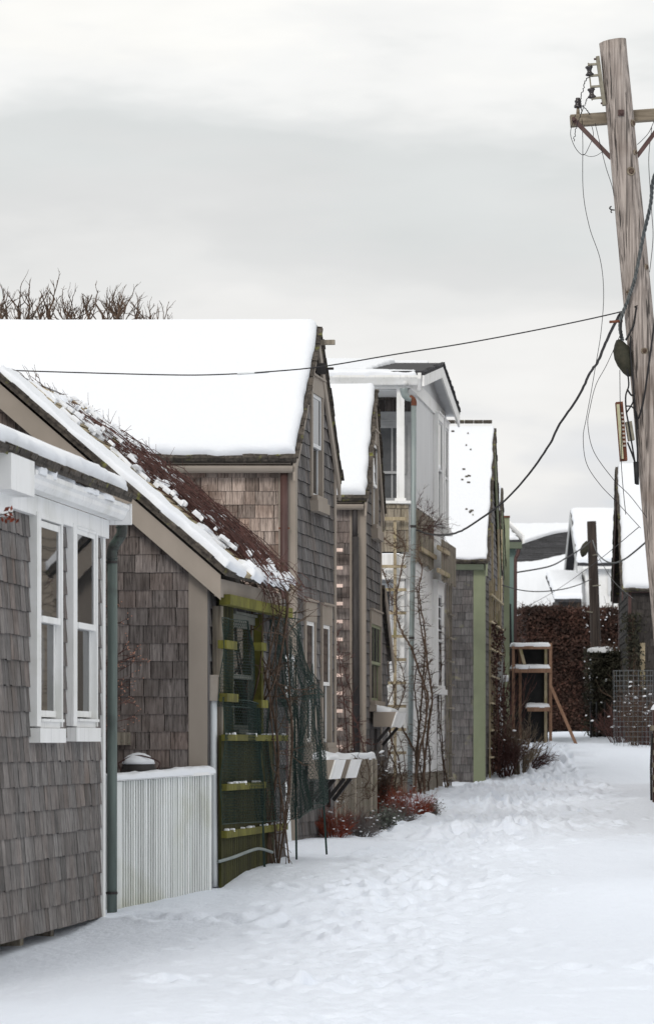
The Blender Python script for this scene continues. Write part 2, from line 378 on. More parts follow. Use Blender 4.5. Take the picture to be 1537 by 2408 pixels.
def snow_sheet(a, b, c, d, th=.09, res=.12, seed=0, rnd=(1, 1, 1, 1), jit=.03, lump=.25, sag=0.0):
    """snow on quad a(eave left) b(eave right) c(top right) d(top left); rnd: rounded bottom,right,top,left"""
    a, b, c, d = V(a), V(b), V(c), V(d); n = (b - a).cross(d - a).normalized()
    if n.z < 0: n = -n
    LU = ((b - a).length + (c - d).length) / 2; LV = ((d - a).length + (c - b).length) / 2
    def samples(L, r0, r1):
        k = max(int(L / res), 2); q = list(np.linspace(0, 1, k + 1)); e = [.012, .03, .055, .09, .14]
        if r0: q += [x * th * 8 / L for x in e if x * th * 8 < L / 2]
        if r1: q += [1 - x * th * 8 / L for x in e if x * th * 8 < L / 2]
        return sorted(set(q))
    S = samples(LU, rnd[3], rnd[1]); T = samples(LV, rnd[0], rnd[2]); vs = []
    r = th * .85
    for t in T:
        for s in S:
            p = (a * (1 - s) + b * s) * (1 - t) + (d * (1 - s) + c * s) * t
            dd = []
            if rnd[0]: dd.append(t * LV)
            if rnd[1]: dd.append((1 - s) * LU)
            if rnd[2]: dd.append((1 - t) * LV)
            if rnd[3]: dd.append(s * LU)
            h = th
            for x in dd:
                k = min(x / r, 1); h *= math.sqrt(max(1 - (1 - k) ** 2, 0))
            su, sv = s * LU, t * LV
            h *= 1 + lump * float(fbm(su * 1.3, sv * 1.3, seed))
            near = min(dd) if dd else 9
            if near < .25:
                k = (1 - near / .25)
                p = p + ((b - a).normalized() * float(fbm(su * 6, sv * 6, seed + 5)) + (d - a).normalized() * float(fbm(su * 6, sv * 6, seed + 9))) * jit * k * 2
                h += .014 * float(fbm(su * 22, sv * 22, seed + 3)) * (1 if near > .004 else 0)
            vs.append(p + n * (h + .004 if near > .001 else -.012))
    m = MB(); ns = len(S)
    fs = [(j * ns + i, j * ns + i + 1, (j + 1) * ns + i + 1, (j + 1) * ns + i) for j in range(len(T) - 1) for i in range(ns - 1)]
    f0 = fs[0]; nn = (V(vs[f0[1]]) - V(vs[f0[0]])).cross(V(vs[f0[3]]) - V(vs[f0[0]]))
    if nn.dot(n) < 0: fs = [f[::-1] for f in fs]
    m.faces(vs, fs); return m

def snow_strip(top, bot, th, n=40, t_=10, seed=0, rnd=(1, 0), nor=UP):
    """one snow sheet between two smooth polylines"""
    def rs(pl):
        q = bez(pl, 10); L = [0]
        for i in range(1, len(q)): L.append(L[-1] + (q[i] - q[i - 1]).length)
        out = []
        for k in range(n + 1):
            d = L[-1] * k / n; i = 0
            while i < len(L) - 2 and L[i + 1] < d: i += 1
            out.append(q[i].lerp(q[i + 1], (d - L[i]) / max(L[i + 1] - L[i], 1e-6)))
        return out
    a, b = rs(bot), rs(top); T = sorted(set([k / t_ for k in range(t_ + 1)] + [.01, .025, .05, .95, .975, .99])); vs = []
    for t in T:
        for k in range(n + 1):
            p = a[k].lerp(b[k], t); Lv = (b[k] - a[k]).length; h = th
            for e_, d in ((rnd[0], t * Lv), (rnd[1], (1 - t) * Lv)):
                if e_: q = min(d / th, 1); h *= math.sqrt(max(1 - (1 - q) ** 2, 0))
            vs.append(p + nor * (h * (1 + .2 * float(fbm(k * .4, t * 4, seed))) - (.01 if h < 1e-4 else 0)))
    m = MB(); w = n + 1; fs = [(j * w + i, j * w + i + 1, (j + 1) * w + i + 1, (j + 1) * w + i) for j in range(len(T) - 1) for i in range(n)]
    f0 = fs[0]
    if (V(vs[f0[1]]) - V(vs[f0[0]])).cross(V(vs[f0[3]]) - V(vs[f0[0]])).dot(nor) < 0: fs = [f[::-1] for f in fs]
    m.faces(vs, fs); return m
# ------------------------------------------------------------------ twigs
def branch(mb, p, d, L, r, depth, rg, spread=.6, droop=0.0, nseg=4, ns=4, wob=.25, kids=(2, 4), shrink=.6, tips=None, start=.3):
    d = V(d).normalized(); pts = [V(p)]; rr = [r]
    for i in range(nseg):
        d = (d + V((rg.gauss(0, wob), rg.gauss(0, wob), rg.gauss(0, wob) - droop))).normalized()
        pts.append(pts[-1] + d * L / nseg); rr.append(r * (1 - .55 * (i + 1) / nseg))
    mb.tube(pts, rr, ns, rg.random(), cap=False)
    if depth > 0:
        for k in range(rg.randint(*kids)):
            f = rg.uniform(start, 1); i = min(int(f * nseg), nseg - 1); q = pts[i].lerp(pts[i + 1], f * nseg - i)
            dd = (pts[i + 1] - pts[i]).normalized(); o = V((rg.gauss(0, 1), rg.gauss(0, 1), rg.gauss(0, 1)))
            o = (o - dd * o.dot(dd)).normalized()
            branch(mb, q, dd + o * spread * rg.uniform(.6, 1.4), L * shrink * rg.uniform(.6, 1.2), r * .6, depth - 1, rg, spread, droop, max(nseg - 1, 2), ns, wob, kids, shrink, tips, start)
    elif tips is not None: tips.append(pts[-1])
def leaf(mb, p, s, rg, tone=None, hue=0):
    a = V((rg.gauss(0, 1), rg.gauss(0, 1), rg.gauss(0, 1))).normalized(); b = a.orthogonal().normalized()
    b = (b * math.cos(t := rg.random() * 6.28) + a.cross(b) * math.sin(t)); p = V(p)
    mb.face([p - a * s, p + b * s * .5, p + a * s, p - b * s * .5], rg.random() if tone is None else tone, hue)
# ================================================================== GROUND
def ground():
    xs = [-300, -90, -30, -14, -8, -5.5, -4.2] + list(np.arange(-3.0, 4.4, .032)) + [4.8, 5.1, 5.5, 6, 7, 8.5, 11, 16, 30, 90, 300]
    ys = [-40, 0, 6, 10, 12] + list(np.arange(13.5, 33, .04)) + list(np.arange(33, 72, .11)) + [73, 74.5, 76, 78, 81, 85, 90, 100, 120, 160, 250, 600]
    xs = np.array(xs); ys = np.array(ys); X, Y = np.meshgrid(xs, ys)
    Zg = gz(X, Y)
    Zg += .05 * fbm(X * .45, Y * .22, 11, 3) + .018 * fbm(X * 2, Y * .9, 21, 3)
    py = [10, 16, 22, 26, 38, 50, 62, 70, 80]; pxx = [.0, .12, .35, .75, 1.75, 2.75, 3.9, 4.5, 5]
    pc = np.interp(Y, py, pxx); m = np.exp(-((X - pc) / .55) ** 2) * np.clip((Y - 15) / 8, .35, 1)
    Zg -= .045 * m
    Zg += m * (.02 * fbm(X * 3.2, Y * 2.6, 31, 4) + .045 * np.abs(fbm(X * 9, Y * 7, 41, 3)))
    Zg += (.006 + .012 * m) * fbm(X * 13, Y * 9, 51, 2) * (Y < 72)
    # a soft wheel-less drift line along the right and trampled cross tracks
    Zg += .03 * np.exp(-((X - 2.4 - .02 * (Y - 22)) / .8) ** 2) * (Y > 18) * (Y < 40)
    Zg += -.13 * np.exp(-((X - 2.3) / .8) ** 2 - ((Y - 27.4) / 1.2) ** 2) + .07 * np.exp(-((X - 1.9) / .9) ** 2 - ((Y - 24.8) / .9) ** 2)
    rg = random.Random(5)
    def dent(cx, cy, rx, ry, dp, rim):
        i0, i1 = np.searchsorted(xs, [cx - 3 * rx, cx + 3 * rx]); j0, j1 = np.searchsorted(ys, [cy - 3 * ry, cy + 3 * ry])
        if i1 - i0 < 2 or j1 - j0 < 2: return
        q = ((X[j0:j1, i0:i1] - cx) / rx) ** 2 + ((Y[j0:j1, i0:i1] - cy) / ry) ** 2
        Zg[j0:j1, i0:i1] += -dp * np.exp(-q * 1.2) + rim * np.exp(-(np.sqrt(q) - 1.5) ** 2 * 3)
    for k in range(1900):
        cy = 14.5 + 57 * rg.random() ** 1.4; cx = np.interp(cy, py, pxx) + rg.gauss(0, .46)
        fa_ = min(1.2, max(.5, (cy - 14) / 9)); dent(cx, cy, rg.uniform(.035, .07), rg.uniform(.06, .16), rg.uniform(.010, .027) * fa_, rg.uniform(.005, .015) * fa_)
    for k in range(1100):
        cy = rg.uniform(33, 70); dent(np.interp(cy, py, pxx) + rg.gauss(0, .6), cy, rg.uniform(.05, .10), rg.uniform(.16, .34), rg.uniform(.02, .05), rg.uniform(.012, .03))
    for k in range(26):
        t = k / 25; dent(-1.0 + 4.4 * t + rg.gauss(0, .08), 18.6 + 1.2 * t + rg.gauss(0, .2), .08, .16, .04, .02)
    for k in range(20):
        t = k / 19; dent(-1.4 + 2.0 * t, 23.6 - 1.3 * t + rg.gauss(0, .1), .08, .14, .035, .015)
    for k in range(30):
        dent(rg.uniform(3.2, 4.6), rg.uniform(52, 64), .12, .3, .05, .03)
    Zf = Zg
    me = bpy.data.meshes.new('snow_ground'); nx, ny = len(xs), len(ys)
    co = np.stack([X, Y, Zf], -1).reshape(-1, 3)
    j, i = np.meshgrid(np.arange(ny - 1), np.arange(nx - 1), indexing='ij'); b = (j * nx + i).ravel()
    fs = np.stack([b, b + 1, b + nx + 1, b + nx], -1)
    me.from_pydata(co.tolist(), [], fs.tolist()); me.polygons.foreach_set('use_smooth', [True] * len(fs)); me.materials.append(MATS['snow_ground'])
    o = bpy.data.objects.new('snow_ground', me); col.objects.link(o); o['kind'] = 'structure'
ground()

# ================================================================== generic gable cottage
def course_edge(mb, a, b, n, e, rg, w=.05):
    """stepped shingle ends along a rake from a to b"""
    a, b = V(a), V(b); L = (b - a).length; d = (b - a) / L; k = 0; out = d.cross(n).normalized()
    while k < L:
        s = min(e * rg.uniform(.85, 1.1), L - k)
        if s < .01: break
        q = rg.uniform(-.006, .010); mb.box(a + d * k - out * w / 2 + out * q, d * (s - .004), out * w, n * rg.uniform(.012, .028), rg.random()); k += s

def gable_house(name, label, loc, X0, Y0, d, D, zb, ze, zr, L, side=1, oe=.15, og=.05, mn='shingle_brown', mg='shingle_grey', trim='tan_paint', e=.127, holes=(), seed=1,
                cb=.09, cbn=.09, snow=.1, rake=.13, gutter='half', wid=(.09, .19), group=None, roofm='roof_edge', frieze=True, snow_inset=.02, near_clip=None):
    h = thing(name, label, 'house', loc, group)
    s = side; rg = random.Random(seed); Ym = Y0 + D / 2
    fx = lambda Y, e_=0: X0 + d * (Y - Y0) + s * e_
    FW = facade(X0, Y0, d, s); k = math.sqrt(1 + d * d); GL = D * k
    NW = front(X0, Y0)
    sl = (zr - ze) / (D / 2)
    # core
    m = MB(); c = .13
    pent = [(Y0 + c, zb), (Y0 + D - c, zb), (Y0 + D - c, ze - .02), (Ym, zr - .2), (Y0 + c, ze - .02)]
    m.prism([V((fx(y) - s * c, y, z)) for y, z in pent], (-s * (L - c), 0, 0)); m.build('sheathing', 'dark_backing', h)
    m = MB(); poly = [(-s * L, zb), (0, zb), (0, ze), (-s * L, ze)]; u0, u1 = min(0, -s * L), max(0, -s * L)
    lo = max(u0, near_clip) if near_clip is not None else u0
    hi = min(u1, near_clip) if (near_clip is not None and s < 0) else u1
    if s < 0: lo = u0
    shingles(m, NW, [(lo, zb), (hi, zb), (hi, ze), (lo, ze)], e, wid, seed, th=.014); m.build('wall', mn, h)
    m = MB(); shingles(m, FW, [(0, zb), (GL, zb), (GL, ze), (GL / 2, zr - .02), (0, ze)], e, wid, seed + 7, holes=holes)
    m.build('gable_wall', mg, h)
    # corner boards
    m = MB(); t = .022
    FW.box(m, -.02, zb, cbn, ze + .02, -.03, t); m.build('corner_board', trim, h); m = MB(); FW.box(m, GL - cbn, zb, GL + .02, ze + .02, -.03, t); m.build('corner_board', trim, h)
    m = MB(); NW.box(m, -s * cb, zb, s * (t * .8), ze, -.03, t + .003); m.build('corner_board', trim, h)
    # roof slabs
    rt = .05; ny = V((0, -sl, 1)).normalized(); nf = V((0, sl, 1)).normalized()
    eY0, eY1 = Y0 - oe, Y0 + D + oe; ez = ze - oe * sl + .015
    E0 = V((fx(eY0, og), eY0, ez)); R0 = V((fx(Ym, og), Ym, zr + .015)); E1 = V((fx(eY1, og), eY1, ez)); far = -s * (L + og)
    m = MB()
    El, Rl, Fl = [V((p.x + far - 0, p.y, p.z)) for p in (E0, R0, E1)]
    m.prism([E0, R0, Rl, El], ny * rt); m.prism([R0 + nf * .002, E1, Fl, Rl + nf * .002], nf * rt)
    course_edge(m, E0 + ny * rt, R0 + ny * rt, ny, e * 1.0, rg); course_edge(m, E1 + nf * rt, R0 + nf * rt, nf, e * 1.0, rg)
    q = V((-s, 0, 0))
    n = 0
    while n < L:   # eave starter course
        w = rg.uniform(.09, .17); m.box(E0 + q * n + V((0, -.02, 0)) + ny * .012, q * (w - .004), V((0, .12, .12 * sl)), ny * rg.uniform(.04, .055), rg.random()); n += w
    roof = m.build('roof', roofm, h)
    # rake boards
    m = MB(); rb = V((s * .0, 0, 0))
    for (A, B, nn) in ((E0, R0, ny), (E1, R0, nf)):
        a = A + V((-s * .03, 0, 0)) - nn * .002; b = B + V((-s * .03, 0, 0)) - nn * .002
        m.prism([a, b, b - V((0, 0, rake * 1.25)), a - V((0, 0, rake * 1.25))], V((s * .024, 0, 0))); m.build('rake_board', trim, h); m = MB()
    if snow:
        i = snow_inset; dn = (R0 - E0).normalized(); xo = V((-s * i, 0, 0))
        top = (zr + .015, )
        a = E0 + ny * (rt + .02) + xo + dn * .03; b = R0 + ny * (rt + .02) + xo
        sx = V((-s * (L + og - 2 * i), 0, 0))
        sn = snow_sheet(a + sx, a, b, b + sx, snow, .10, seed, (1, 1, 0, 0), .014, .12) if s > 0 else snow_sheet(a, a + sx, b + sx, b, snow, .10, seed, (1, 0, 0, 1), .014, .12)
        sn.build('roof_snow', 'snow', h, smooth=True)
        dn = (R0 - E1).normalized(); a = E1 + nf * (rt + .02) + xo + dn * .03; b = R0 + nf * (rt + .02) + xo
        sn = snow_sheet(a + sx, a, b, b + sx, snow, .2, seed + 1, (1, 1, 0, 0)) if s > 0 else snow_sheet(a, a + sx, b + sx, b, snow, .2, seed + 1, (1, 0, 0, 1))
        sn.build('roof_snow', 'snow', h, smooth=True)
    if frieze:
        m = MB(); a = V((fx(Y0, -.03), Y0 - .03, ze - .13))
        m.box(V((fx(Y0, -.02), Y0 - .03, ze - .14)), (-s * (L - .05), 0, 0), (0, .04, 0), (0, 0, .12))
        m.box(V((fx(Y0, -.02), Y0 - oe + .015, ez - .012)), (-s * (L - .05), 0, 0), (0, oe - .05, 0), (0, 0, .018)); m.build('fascia', trim, h)
    if gutter:
        m = MB(); gy = Y0 - oe + .03; gzz = ez - .03; pts = []
        for k_ in range(9):
            a = math.pi * (1 + k_ / 8); pts.append(V((fx(Y0, .0), gy + .062 * math.cos(a), gzz + .062 * math.sin(a))))
        for k_ in range(8, -1, -1):
            a = math.pi * (1 + k_ / 8); pts.append(V((fx(Y0, .0), gy + .056 * math.cos(a), gzz + .056 * math.sin(a))))
        n_ = len(pts) // 2
        for k_ in range(n_ - 1):
            m.prism([pts[k_], pts[k_ + 1], pts[-2 - k_], pts[-1 - k_]], V((-s * (L - .02), 0, 0)))
        m.prism(pts[:n_], V((-s * .006, 0, 0)))
        m.build('gutter', trim if gutter == 'half' else gutter, h, smooth=False)
    return h, FW, NW, GL

# ================================================================== 1. NEAR LEFT COTTAGE (white windows, copper downpipe)
D1 = .121; Xc, Yc = XX(240, 23.7), 23.7
h1 = thing('shingled_cottage', 'nearest grey shingled cottage with two tall white windows and white gutter at left edge', 'house', (Xc, Yc, G(Xc, Yc)))
W = facade(Xc, Yc, D1); U0 = -6.5
zt = ZZ(1195, 23.95)
zsb = ZZ(2157, 23.6); ztop = zt - .1
def rect_px(w, x0, y0, x1, y1, off=0):
    a = w.px(x0, (y0 + y1) / 2, off); b = w.px(x1, (y0 + y1) / 2, off); xm = (x0 + x1) / 2
    return a[0], w.px(xm, y1, off)[1], b[0], w.px(xm, y0, off)[1]
wins = []
for (xa, xb, yt, yb) in ((97, 146.5, 1226, 1690), (182, 229, 1243, 1690)):
    ua = W.px(xa, 1450, .055)[0]; ub = W.px(xb, 1450, .055)[0]; zlo = W.px((xa + xb) / 2, yb, .055)[1]; zhi = W.px((xa + xb) / 2, yt, .055)[1]
    wins.append((ua, zlo, ub, zhi))
m = MB(); m.prism([V((Xc - .13 + D1 * U0, Yc + U0, zsb + .02)), V((Xc - .13, Yc - .05, zsb + .02)), V((Xc - 3, Yc - .05, zsb + .02)), V((Xc - 3.8, Yc + U0, zsb + .02))], (0, 0, ztop - zsb - .05)); m.build('sheathing', 'dark_backing', h1)
m = MB(); shingles(m, W, [(U0, zsb), (-.07, zsb), (-.07, ztop - .12), (U0, ztop - .12)], .152, (.07, .17), 3, holes=[(a - .08, b - .1, c + .08, d + .05) for a, b, c, d in wins], th=.016, jit=.004)
m.build('wall', 'shingle_near', h1)
m = MB()
W.box(m, -.085, zsb - .09, .0, ztop, -.05, .026); m.box(W.pt(.001, zsb - .1, .02), W.n * -.09, W.u * .02, UP * (ztop - zsb)); m.build('corner_board', 'white_paint', h1)
m = MB(); q = W.pt(U0, 0, 0); shingles(m, front(q.x, q.y), [(-3, zsb), (-.02, zsb), (-.02, ztop), (-3, ztop + 1.2)], .152, (.07, .17), 5); m.build('wall', 'shingle_near', h1)
m = MB(); NWf = Wall((Xc, Yc, 0), (-1, 0, 0), (0, 1, 0)); shingles(m, NWf, [(.1, zsb), (3, zsb), (3, ztop + 1.5), (.1, ztop)], .152, (.1, .24), 4); m.build('wall', 'shingle_grey', h1)
m = MB()
m = MB(); m.prism([W.pt(U0 + .1, zsb - .5, -.30), W.pt(-.03, zsb - .5, -.30), W.pt(-.03, zsb + .03, -.30), W.pt(U0 + .1, zsb + .03, -.30)], W.n * -.1); m.build('crawl_shade', 'dark_backing', h1)  # dark sheet added to stand in for shade in the open crawl space
for k in range(5):
    m = MB(); u = -.35 - k * .95; W.box(m, u - .05, zsb - .5, u + .05, zsb + .05, -.22, -.08, random.Random(k).random()); m.build('foundation_post', 'grey_wood', h1)
for i, (a, b, c, d) in enumerate(wins):
    m = MB(); cw = .075
    W.box(m, a - cw * 1.6, b - .05, a, d, -.02, .055); W.box(m, c, b - .05, c + cw * .6, d, -.02, .053); W.box(m, a - cw * 1.6, d, c + cw * .6, ztop - .1, -.02, .056)
    W.box(m, a + .002, b, a + .035, d - .002, -.04, .05); 
    win = m.build('window', 'white_paint', h1)
    s = MB(); mid = W.px(120, 1462, .0)[1]; sw = .04; a0, a1 = a + .036, c - .002
    for lo, hi, n1 in ((mid - .02, d - .01, .042), (b + .01, mid + .02, .012)):
        W.box(s, a0, lo, a0 + sw, hi, n1 - .03, n1); W.box(s, a1 - sw, lo, a1, hi, n1 - .03, n1)
        W.box(s, a0 + sw, lo, a1 - sw, lo + sw, n1 - .03, n1 + .012); W.box(s, a0 + sw, hi - sw, a1 - sw, hi, n1 - .03, n1 - .001)
    s.build('sash', 'white_paint', win)
    for lo, hi, n1 in ((mid + .02, d - .05, .036), (b + .05, mid - .01, .006)):
        p = MB(); W.box(p, a0 + sw - .004, lo, a1 - sw + .004, hi, n1 - .006, n1); p.build('pane', 'glass', win)
    q = MB(); W.box(q, a + .004, b - .02, c - .004, b - .002, -.04, .072, .6); W.box(q, a + .02, b - .058, c - .03, b - .021, -.04, .05)
    W.box(q, a - cw * 1.6, b - .150, c + .03, b - .06, -.02, .075); q.build('sill', 'white_paint', win)
# eaves
nE = .19
m = MB(); W.box(m, U0, ztop - .125, -.0, ztop - .002, -.03, .05); m.build('frieze', 'white_paint', h1)
m = MB(); ug0 = W.px(84, 1140, nE)[0]; ug1 = W.px(305, 1210, nE)[0]
prof = [(.055, 0), (nE, 0), (nE, -.028), (nE - .018, -.045), (nE - .022, -.07), (nE - .045, -.1), (.055, -.1)]
m.prism([W.pt(ug0, zt + b, a) for a, b in prof], W.u * (ug1 - ug0)); g = m.build('gutter', 'white_paint', h1)
m = MB(); W.box(m, ug1 + .001, zt - .13, ug1 + .03, zt + .012, .03, nE + .012); m.build('gutter_end', 'white_paint', h1)
sn = snow_sheet(W.pt(ug0 + .1, zt - .005, nE - .005), W.pt(ug1 - .1, zt - .005, nE - .005), W.pt(ug1 - .1, zt + .02, .07), W.pt(ug0 + .1, zt + .02, .07), .035, .05, 77, lump=1.6); sn.build('gutter_snow', 'snow', h1, smooth=True)
m = MB(); ub0 = W.px(27, 1120, .22)[0]; ub1 = W.px(82, 1130, .22)[0]
W.box(m, ub0, W.px(82, 1169, .22)[1], ub1, zt + .03, -.02, .22); W.box(m, U0, ztop - .19, ub1 + .004, ztop - .05, -.02, .09); m.build('cornice_return', 'white_paint', h1)
# roof 30 deg
pit = math.tan(math.radians(23)); nr = (W.n * pit + UP).normalized(); up = (-W.n + UP * pit).normalized()
ra = W.pt(U0 - .1, zt + .02, nE + .01); rb_ = W.pt(ug1 + .01, zt + .02, nE + .01); LR = 3.6
m = MB(); m.prism([ra, rb_, rb_ + up * LR, ra + up * LR], nr * .045)
rg = random.Random(8); t = 0; Lr = (rb_ - ra).length
while t < Lr:
    w_ = rg.uniform(.08, .16); m.box(ra + W.u * t - up * rg.uniform(.0, .02) + nr * .03, W.u * (w_ - .004), up * .2, nr * rg.uniform(.02, .035), rg.random()); t += w_
m.build('roof', 'roof_edge', h1)
sn = snow_sheet(ra + nr * .055 + up * .06 - W.u * .3, rb_ + nr * .055 + up * .06 - W.u * .02, rb_ + nr * .06 + up * LR - W.u * .02, ra + nr * .06 + up * LR, .075, .12, 12, (1, 1, 0, 0), .04, .4)
sn.build('roof_snow', 'snow', h1, smooth=True)
# lower cross-gable rake at the left edge, snow on it
Yk = 20.65; m = MB(); a = P(27, 1098, Yk); b = P(-60, 1300, Yk - .1); dirn = (b - a); pr = V((dirn.z, 0, -dirn.x)).normalized()
if pr.z < 0: pr = -pr
m.prism([a - pr * .0, b, b + V((-.09, 0, -.03)), a + V((-.09, 0, -.06))], (0, .5, 0)); m.build('rake_board', 'white_paint', h1)
m = MB(); m.prism([a + pr * .022, b + pr * .022, b + pr * .003, a + pr * .003], (0, .5, 0)); m.build('rake_edge', 'roof_edge', h1)
sn = snow_sheet(b + pr * .025 + V((0, -.0, 0)), b + pr * .025 + V((0, .5, 0)), a + pr * .025 + V((0, .5, 0)), a + pr * .025, .07, .06, 31, (0, 1, 1, 1)); sn.build('roof_snow', 'snow', h1, smooth=True)
# downpipe
pd = lambda x, y, Y=23.86: P(x, y, Y)

m = MB(); m.tube(bez([pd(287, 1218), pd(287, 1252), pd(279, 1268), pd(268, 1285), pd(264, 1300), pd(264, 1318)], 3), .037, 10)
for (x, y) in ((286, 1240), (283, 1262), (268, 1290), (264, 1312)): m.tube([pd(x, y - 2), pd(x, y + 2)], .041, 10)
el = m.build('downpipe_elbow', 'copper_dark', h1, smooth=True)
m = MB(); m.tube([pd(264.5, 1312), pd(265, 1500), pd(264, 1800), pd(264, 2178)], .035, 12); dpp = m.build('downpipe', 'patina', h1, smooth=True)
for y in (1322, 2100): m = MB(); m.tube([pd(264, y - 3), pd(264, y + 3)], .039, 10); m.bar(pd(248, y), pd(276, y), .012, .01); m.build('strap', 'black_metal', dpp)

# ================================================================== 2. SHED with sloping roof, rose vine
DS = .162; Xs, Ys = XX(483, 25.0), 25.0
sh = thing('lean_to_shed', 'brown shingled shed with long tan rake board and snowy roof overgrown by a rose vine', 'shed', (Xs, Ys, G(Xs, Ys)))
NWs = front(Xs, Ys); FWs = facade(Xs, Ys, DS)
zb = G(Xs, Ys) - .15; Yk = 24.78
ra_ = P(519, 1352, Yk); rl_ = P(-24, 1352 - 543 * .867, Yk)     # top edge of the rake board
slp = (rl_.z - ra_.z) / (rl_.x - ra_.x)
zat = lambda X: ra_.z + slp * (X - ra_.x)
m = MB(); shingles(m, NWs, [(-1.5, zb), (-.10, zb), (-.10, zat(Xs - .1) - .05), (-1.5, zat(Xs - 1.5) - .05)], .127, (.09, .2), 21, th=.013); m.build('wall', 'shingle_brown', sh)
m = MB(); m.prism([V((Xs - .08, Ys + .08, zb)), V((Xs - .08, Ys + .08, zat(Xs) - .12)), V((Xs - 1.5, Ys + .08, zat(Xs - 1.5) - .12)), V((Xs - 3, Ys + .08, zat(Xs) - .12)), V((Xs - 3, Ys + .08, zb))], V((DS * 2.4, 2.4, 0))); m.build('sheathing', 'dark_backing', sh)
m = MB(); x0 = XX(444, 25) - Xs; NWs.box(m, x0, zb, .016, zat(Xs) - .03, -.04, .022); m.build('corner_board', 'tan_paint', sh)
m = MB(); NWs.box(m, .0165, zb, .03, zat(Xs) - .1, -.10, .012)
shw = (FWs.px(541, 1580)[0], ZZ(1715, 25.9), FWs.px(590, 1580)[0], ZZ(1462, 25.9))
zE = zat(Xs) - .13
shingles(m, FWs, [(.02, zb), (3.3, zb), (3.3, zE), (.02, zE)], .127, (.09, .19), 22, holes=[shw]); m.build('side_wall', 'shingle_grey', sh)
window(sh, FWs, *shw, cas=.05, head=.06, mt='bay_shade', ms='bay_shade', apron=.04)
# rake board
m = MB(); dz = V((0, 0, -(1411 - 1352) / F * Yk)); m.prism([ra_, rl_, rl_ + dz * .98, ra_ + dz], (0, .03, 0)); m.build('rake_board', 'tan_paint', sh)
# roof plane
e1 = V((DS, 1, 0)); Lal = 2.62; e1n = e1.normalized(); e2 = (rl_ - ra_).normalized(); nr = e1n.cross(e2).normalized()
if nr.z < 0: nr = -nr
o_ = ra_ + V((.02, -.03, .005)); LS = 2.17
RP = lambda s_, t_, h_=0: o_ + e1 * (s_ * Lal) + e2 * t_ + nr * h_
m = MB(); m.prism([RP(0, -.02), RP(1, -.02), RP(1, LS), RP(0, LS)], nr * .03)
rg = random.Random(4); t = -.02
while t < LS:      # shingle courses along the verge
    w_ = .17 * rg.uniform(.9, 1.1); m.box(RP(0, t, .028) - e1n * rg.uniform(.0, .02), e1 * .5, e2 * (w_ - .004), nr * rg.uniform(.012, .022) + e2 * -.004, rg.random()); t += w_
q0, q1 = RP(0, LS), RP(1, LS); lf = V((-1.62, 0, -1.4)); m.prism([q0 + V((-.002, 0, 0)), q1 + V((-.002, 0, 0)), q1 + lf, q0 + lf], (0, 0, .03)); m.build('roof', 'roof_edge', sh)
sn = snow_sheet(q0 + V((-.01, .02, .05)), q1 + V((-.01, 0, .05)), q1 + lf + V((0, 0, .05)), q0 + lf + V((0, .02, .05)), .05, .15, 33, (0, 1, 1, 1)); sn.build('roof_snow', 'snow', sh, smooth=True)
m = MB(); t = -.03; k = 0
while t < LS:   # ribbed courses of the covered part, mossy
    m.box(RP(.2, t, .030), e1 * (Lal * .80), e2 * .055, nr * .03 , rg.random()); t += .085; k += 1
m.build('roof_lath', 'lath_wood', sh)
sn = snow_sheet(RP(0.012, .0, .05), RP(.21, -.03, .045), RP(.19, LS, .045), RP(.012, LS, .045), .042, .05, 14, (1, 1, 0, 1), .03, .8); sn.build('roof_snow', 'snow', sh, smooth=True)
for k in range(230):
    s0 = rg.uniform(.30, .99); t0 = rg.uniform(-.03, 2.0)
    if k < 80: l_ = rg.uniform(.06, .22); w_ = rg.uniform(.02, .05); hq = .058; tq = .016
    else: l_ = rg.uniform(.03, .11); w_ = rg.uniform(.006, .016); hq = rg.uniform(.075, .125); tq = .012
    sn = snow_sheet(RP(s0, t0, hq), RP(s0 + w_, t0, hq), RP(s0 + w_ + rg.uniform(-.02, .03), t0 + l_, hq), RP(s0 + rg.uniform(-.02, .03), t0 + l_, hq), tq, .05, 100 + k, (1, 1, 1, 1), .03, .9)
    if k == 0: acc = sn
    else: acc.faces(sn.v, sn.f)
sn = snow_sheet(RP(.3, -.05, .05), RP(.995, -.05, .05), RP(.995, .10, .06), RP(.3, .10, .06), .055, .05, 15, (1, 1, 1, 1), .05, .9); acc.faces(sn.v, sn.f)
acc.build('snow_patches', 'snow', sh, smooth=True)
m = MB(); fq = ra_ + V((-.05, 0, -.02)); m.prism([fq + e1 * .02, fq + e1 * Lal, fq + e1 * Lal + V((0, 0, -.13)), fq + e1 * .02 + V((0, 0, -.13))], V((.022, 0, 0))); m.build('fascia', 'tan_paint', sh)
# meter box and conduit on the shed corner
m = MB(); Yb = 25.05; a = P(491.5, 1648, Yb); b = P(512, 1590, Yb); m.bx(a.x, b.x, Yb - .02, Yb + .12, a.z, b.z); m.bx(a.x + .004, b.x + .006, Yb - .026, Yb + .125, b.z - .004, b.z + .008)
bxo = m.build('meter_box', 'box_tan', sh)
m = MB(); m.tube(bez([P(502, 1646, Yb + .03), P(502, 1700, Yb + .03), P(503, 1900, Yb + .03), P(505.5, 2085, Yb + .03)], 4), .026, 10); m.build('conduit', 'pvc', bxo, smooth=True)
m = MB(); Yq = 24.97; a = P(275, 1752, Yq); b = P(308, 1722, Yq); m.bx(a.x, b.x, Yq - .03, Yq + .02, a.z, b.z); bl = m.build('wall_block', 'grey_wood', sh)
m = MB()
for x, y in ((287, 1742), (303, 1728), (303, 1746)): m.lathe(P(x, y, Yq - .03), [(.008, 0), (.008, .004)], (0, -1, 0), 8)
m.build('screw', 'bolt_metal', bl)

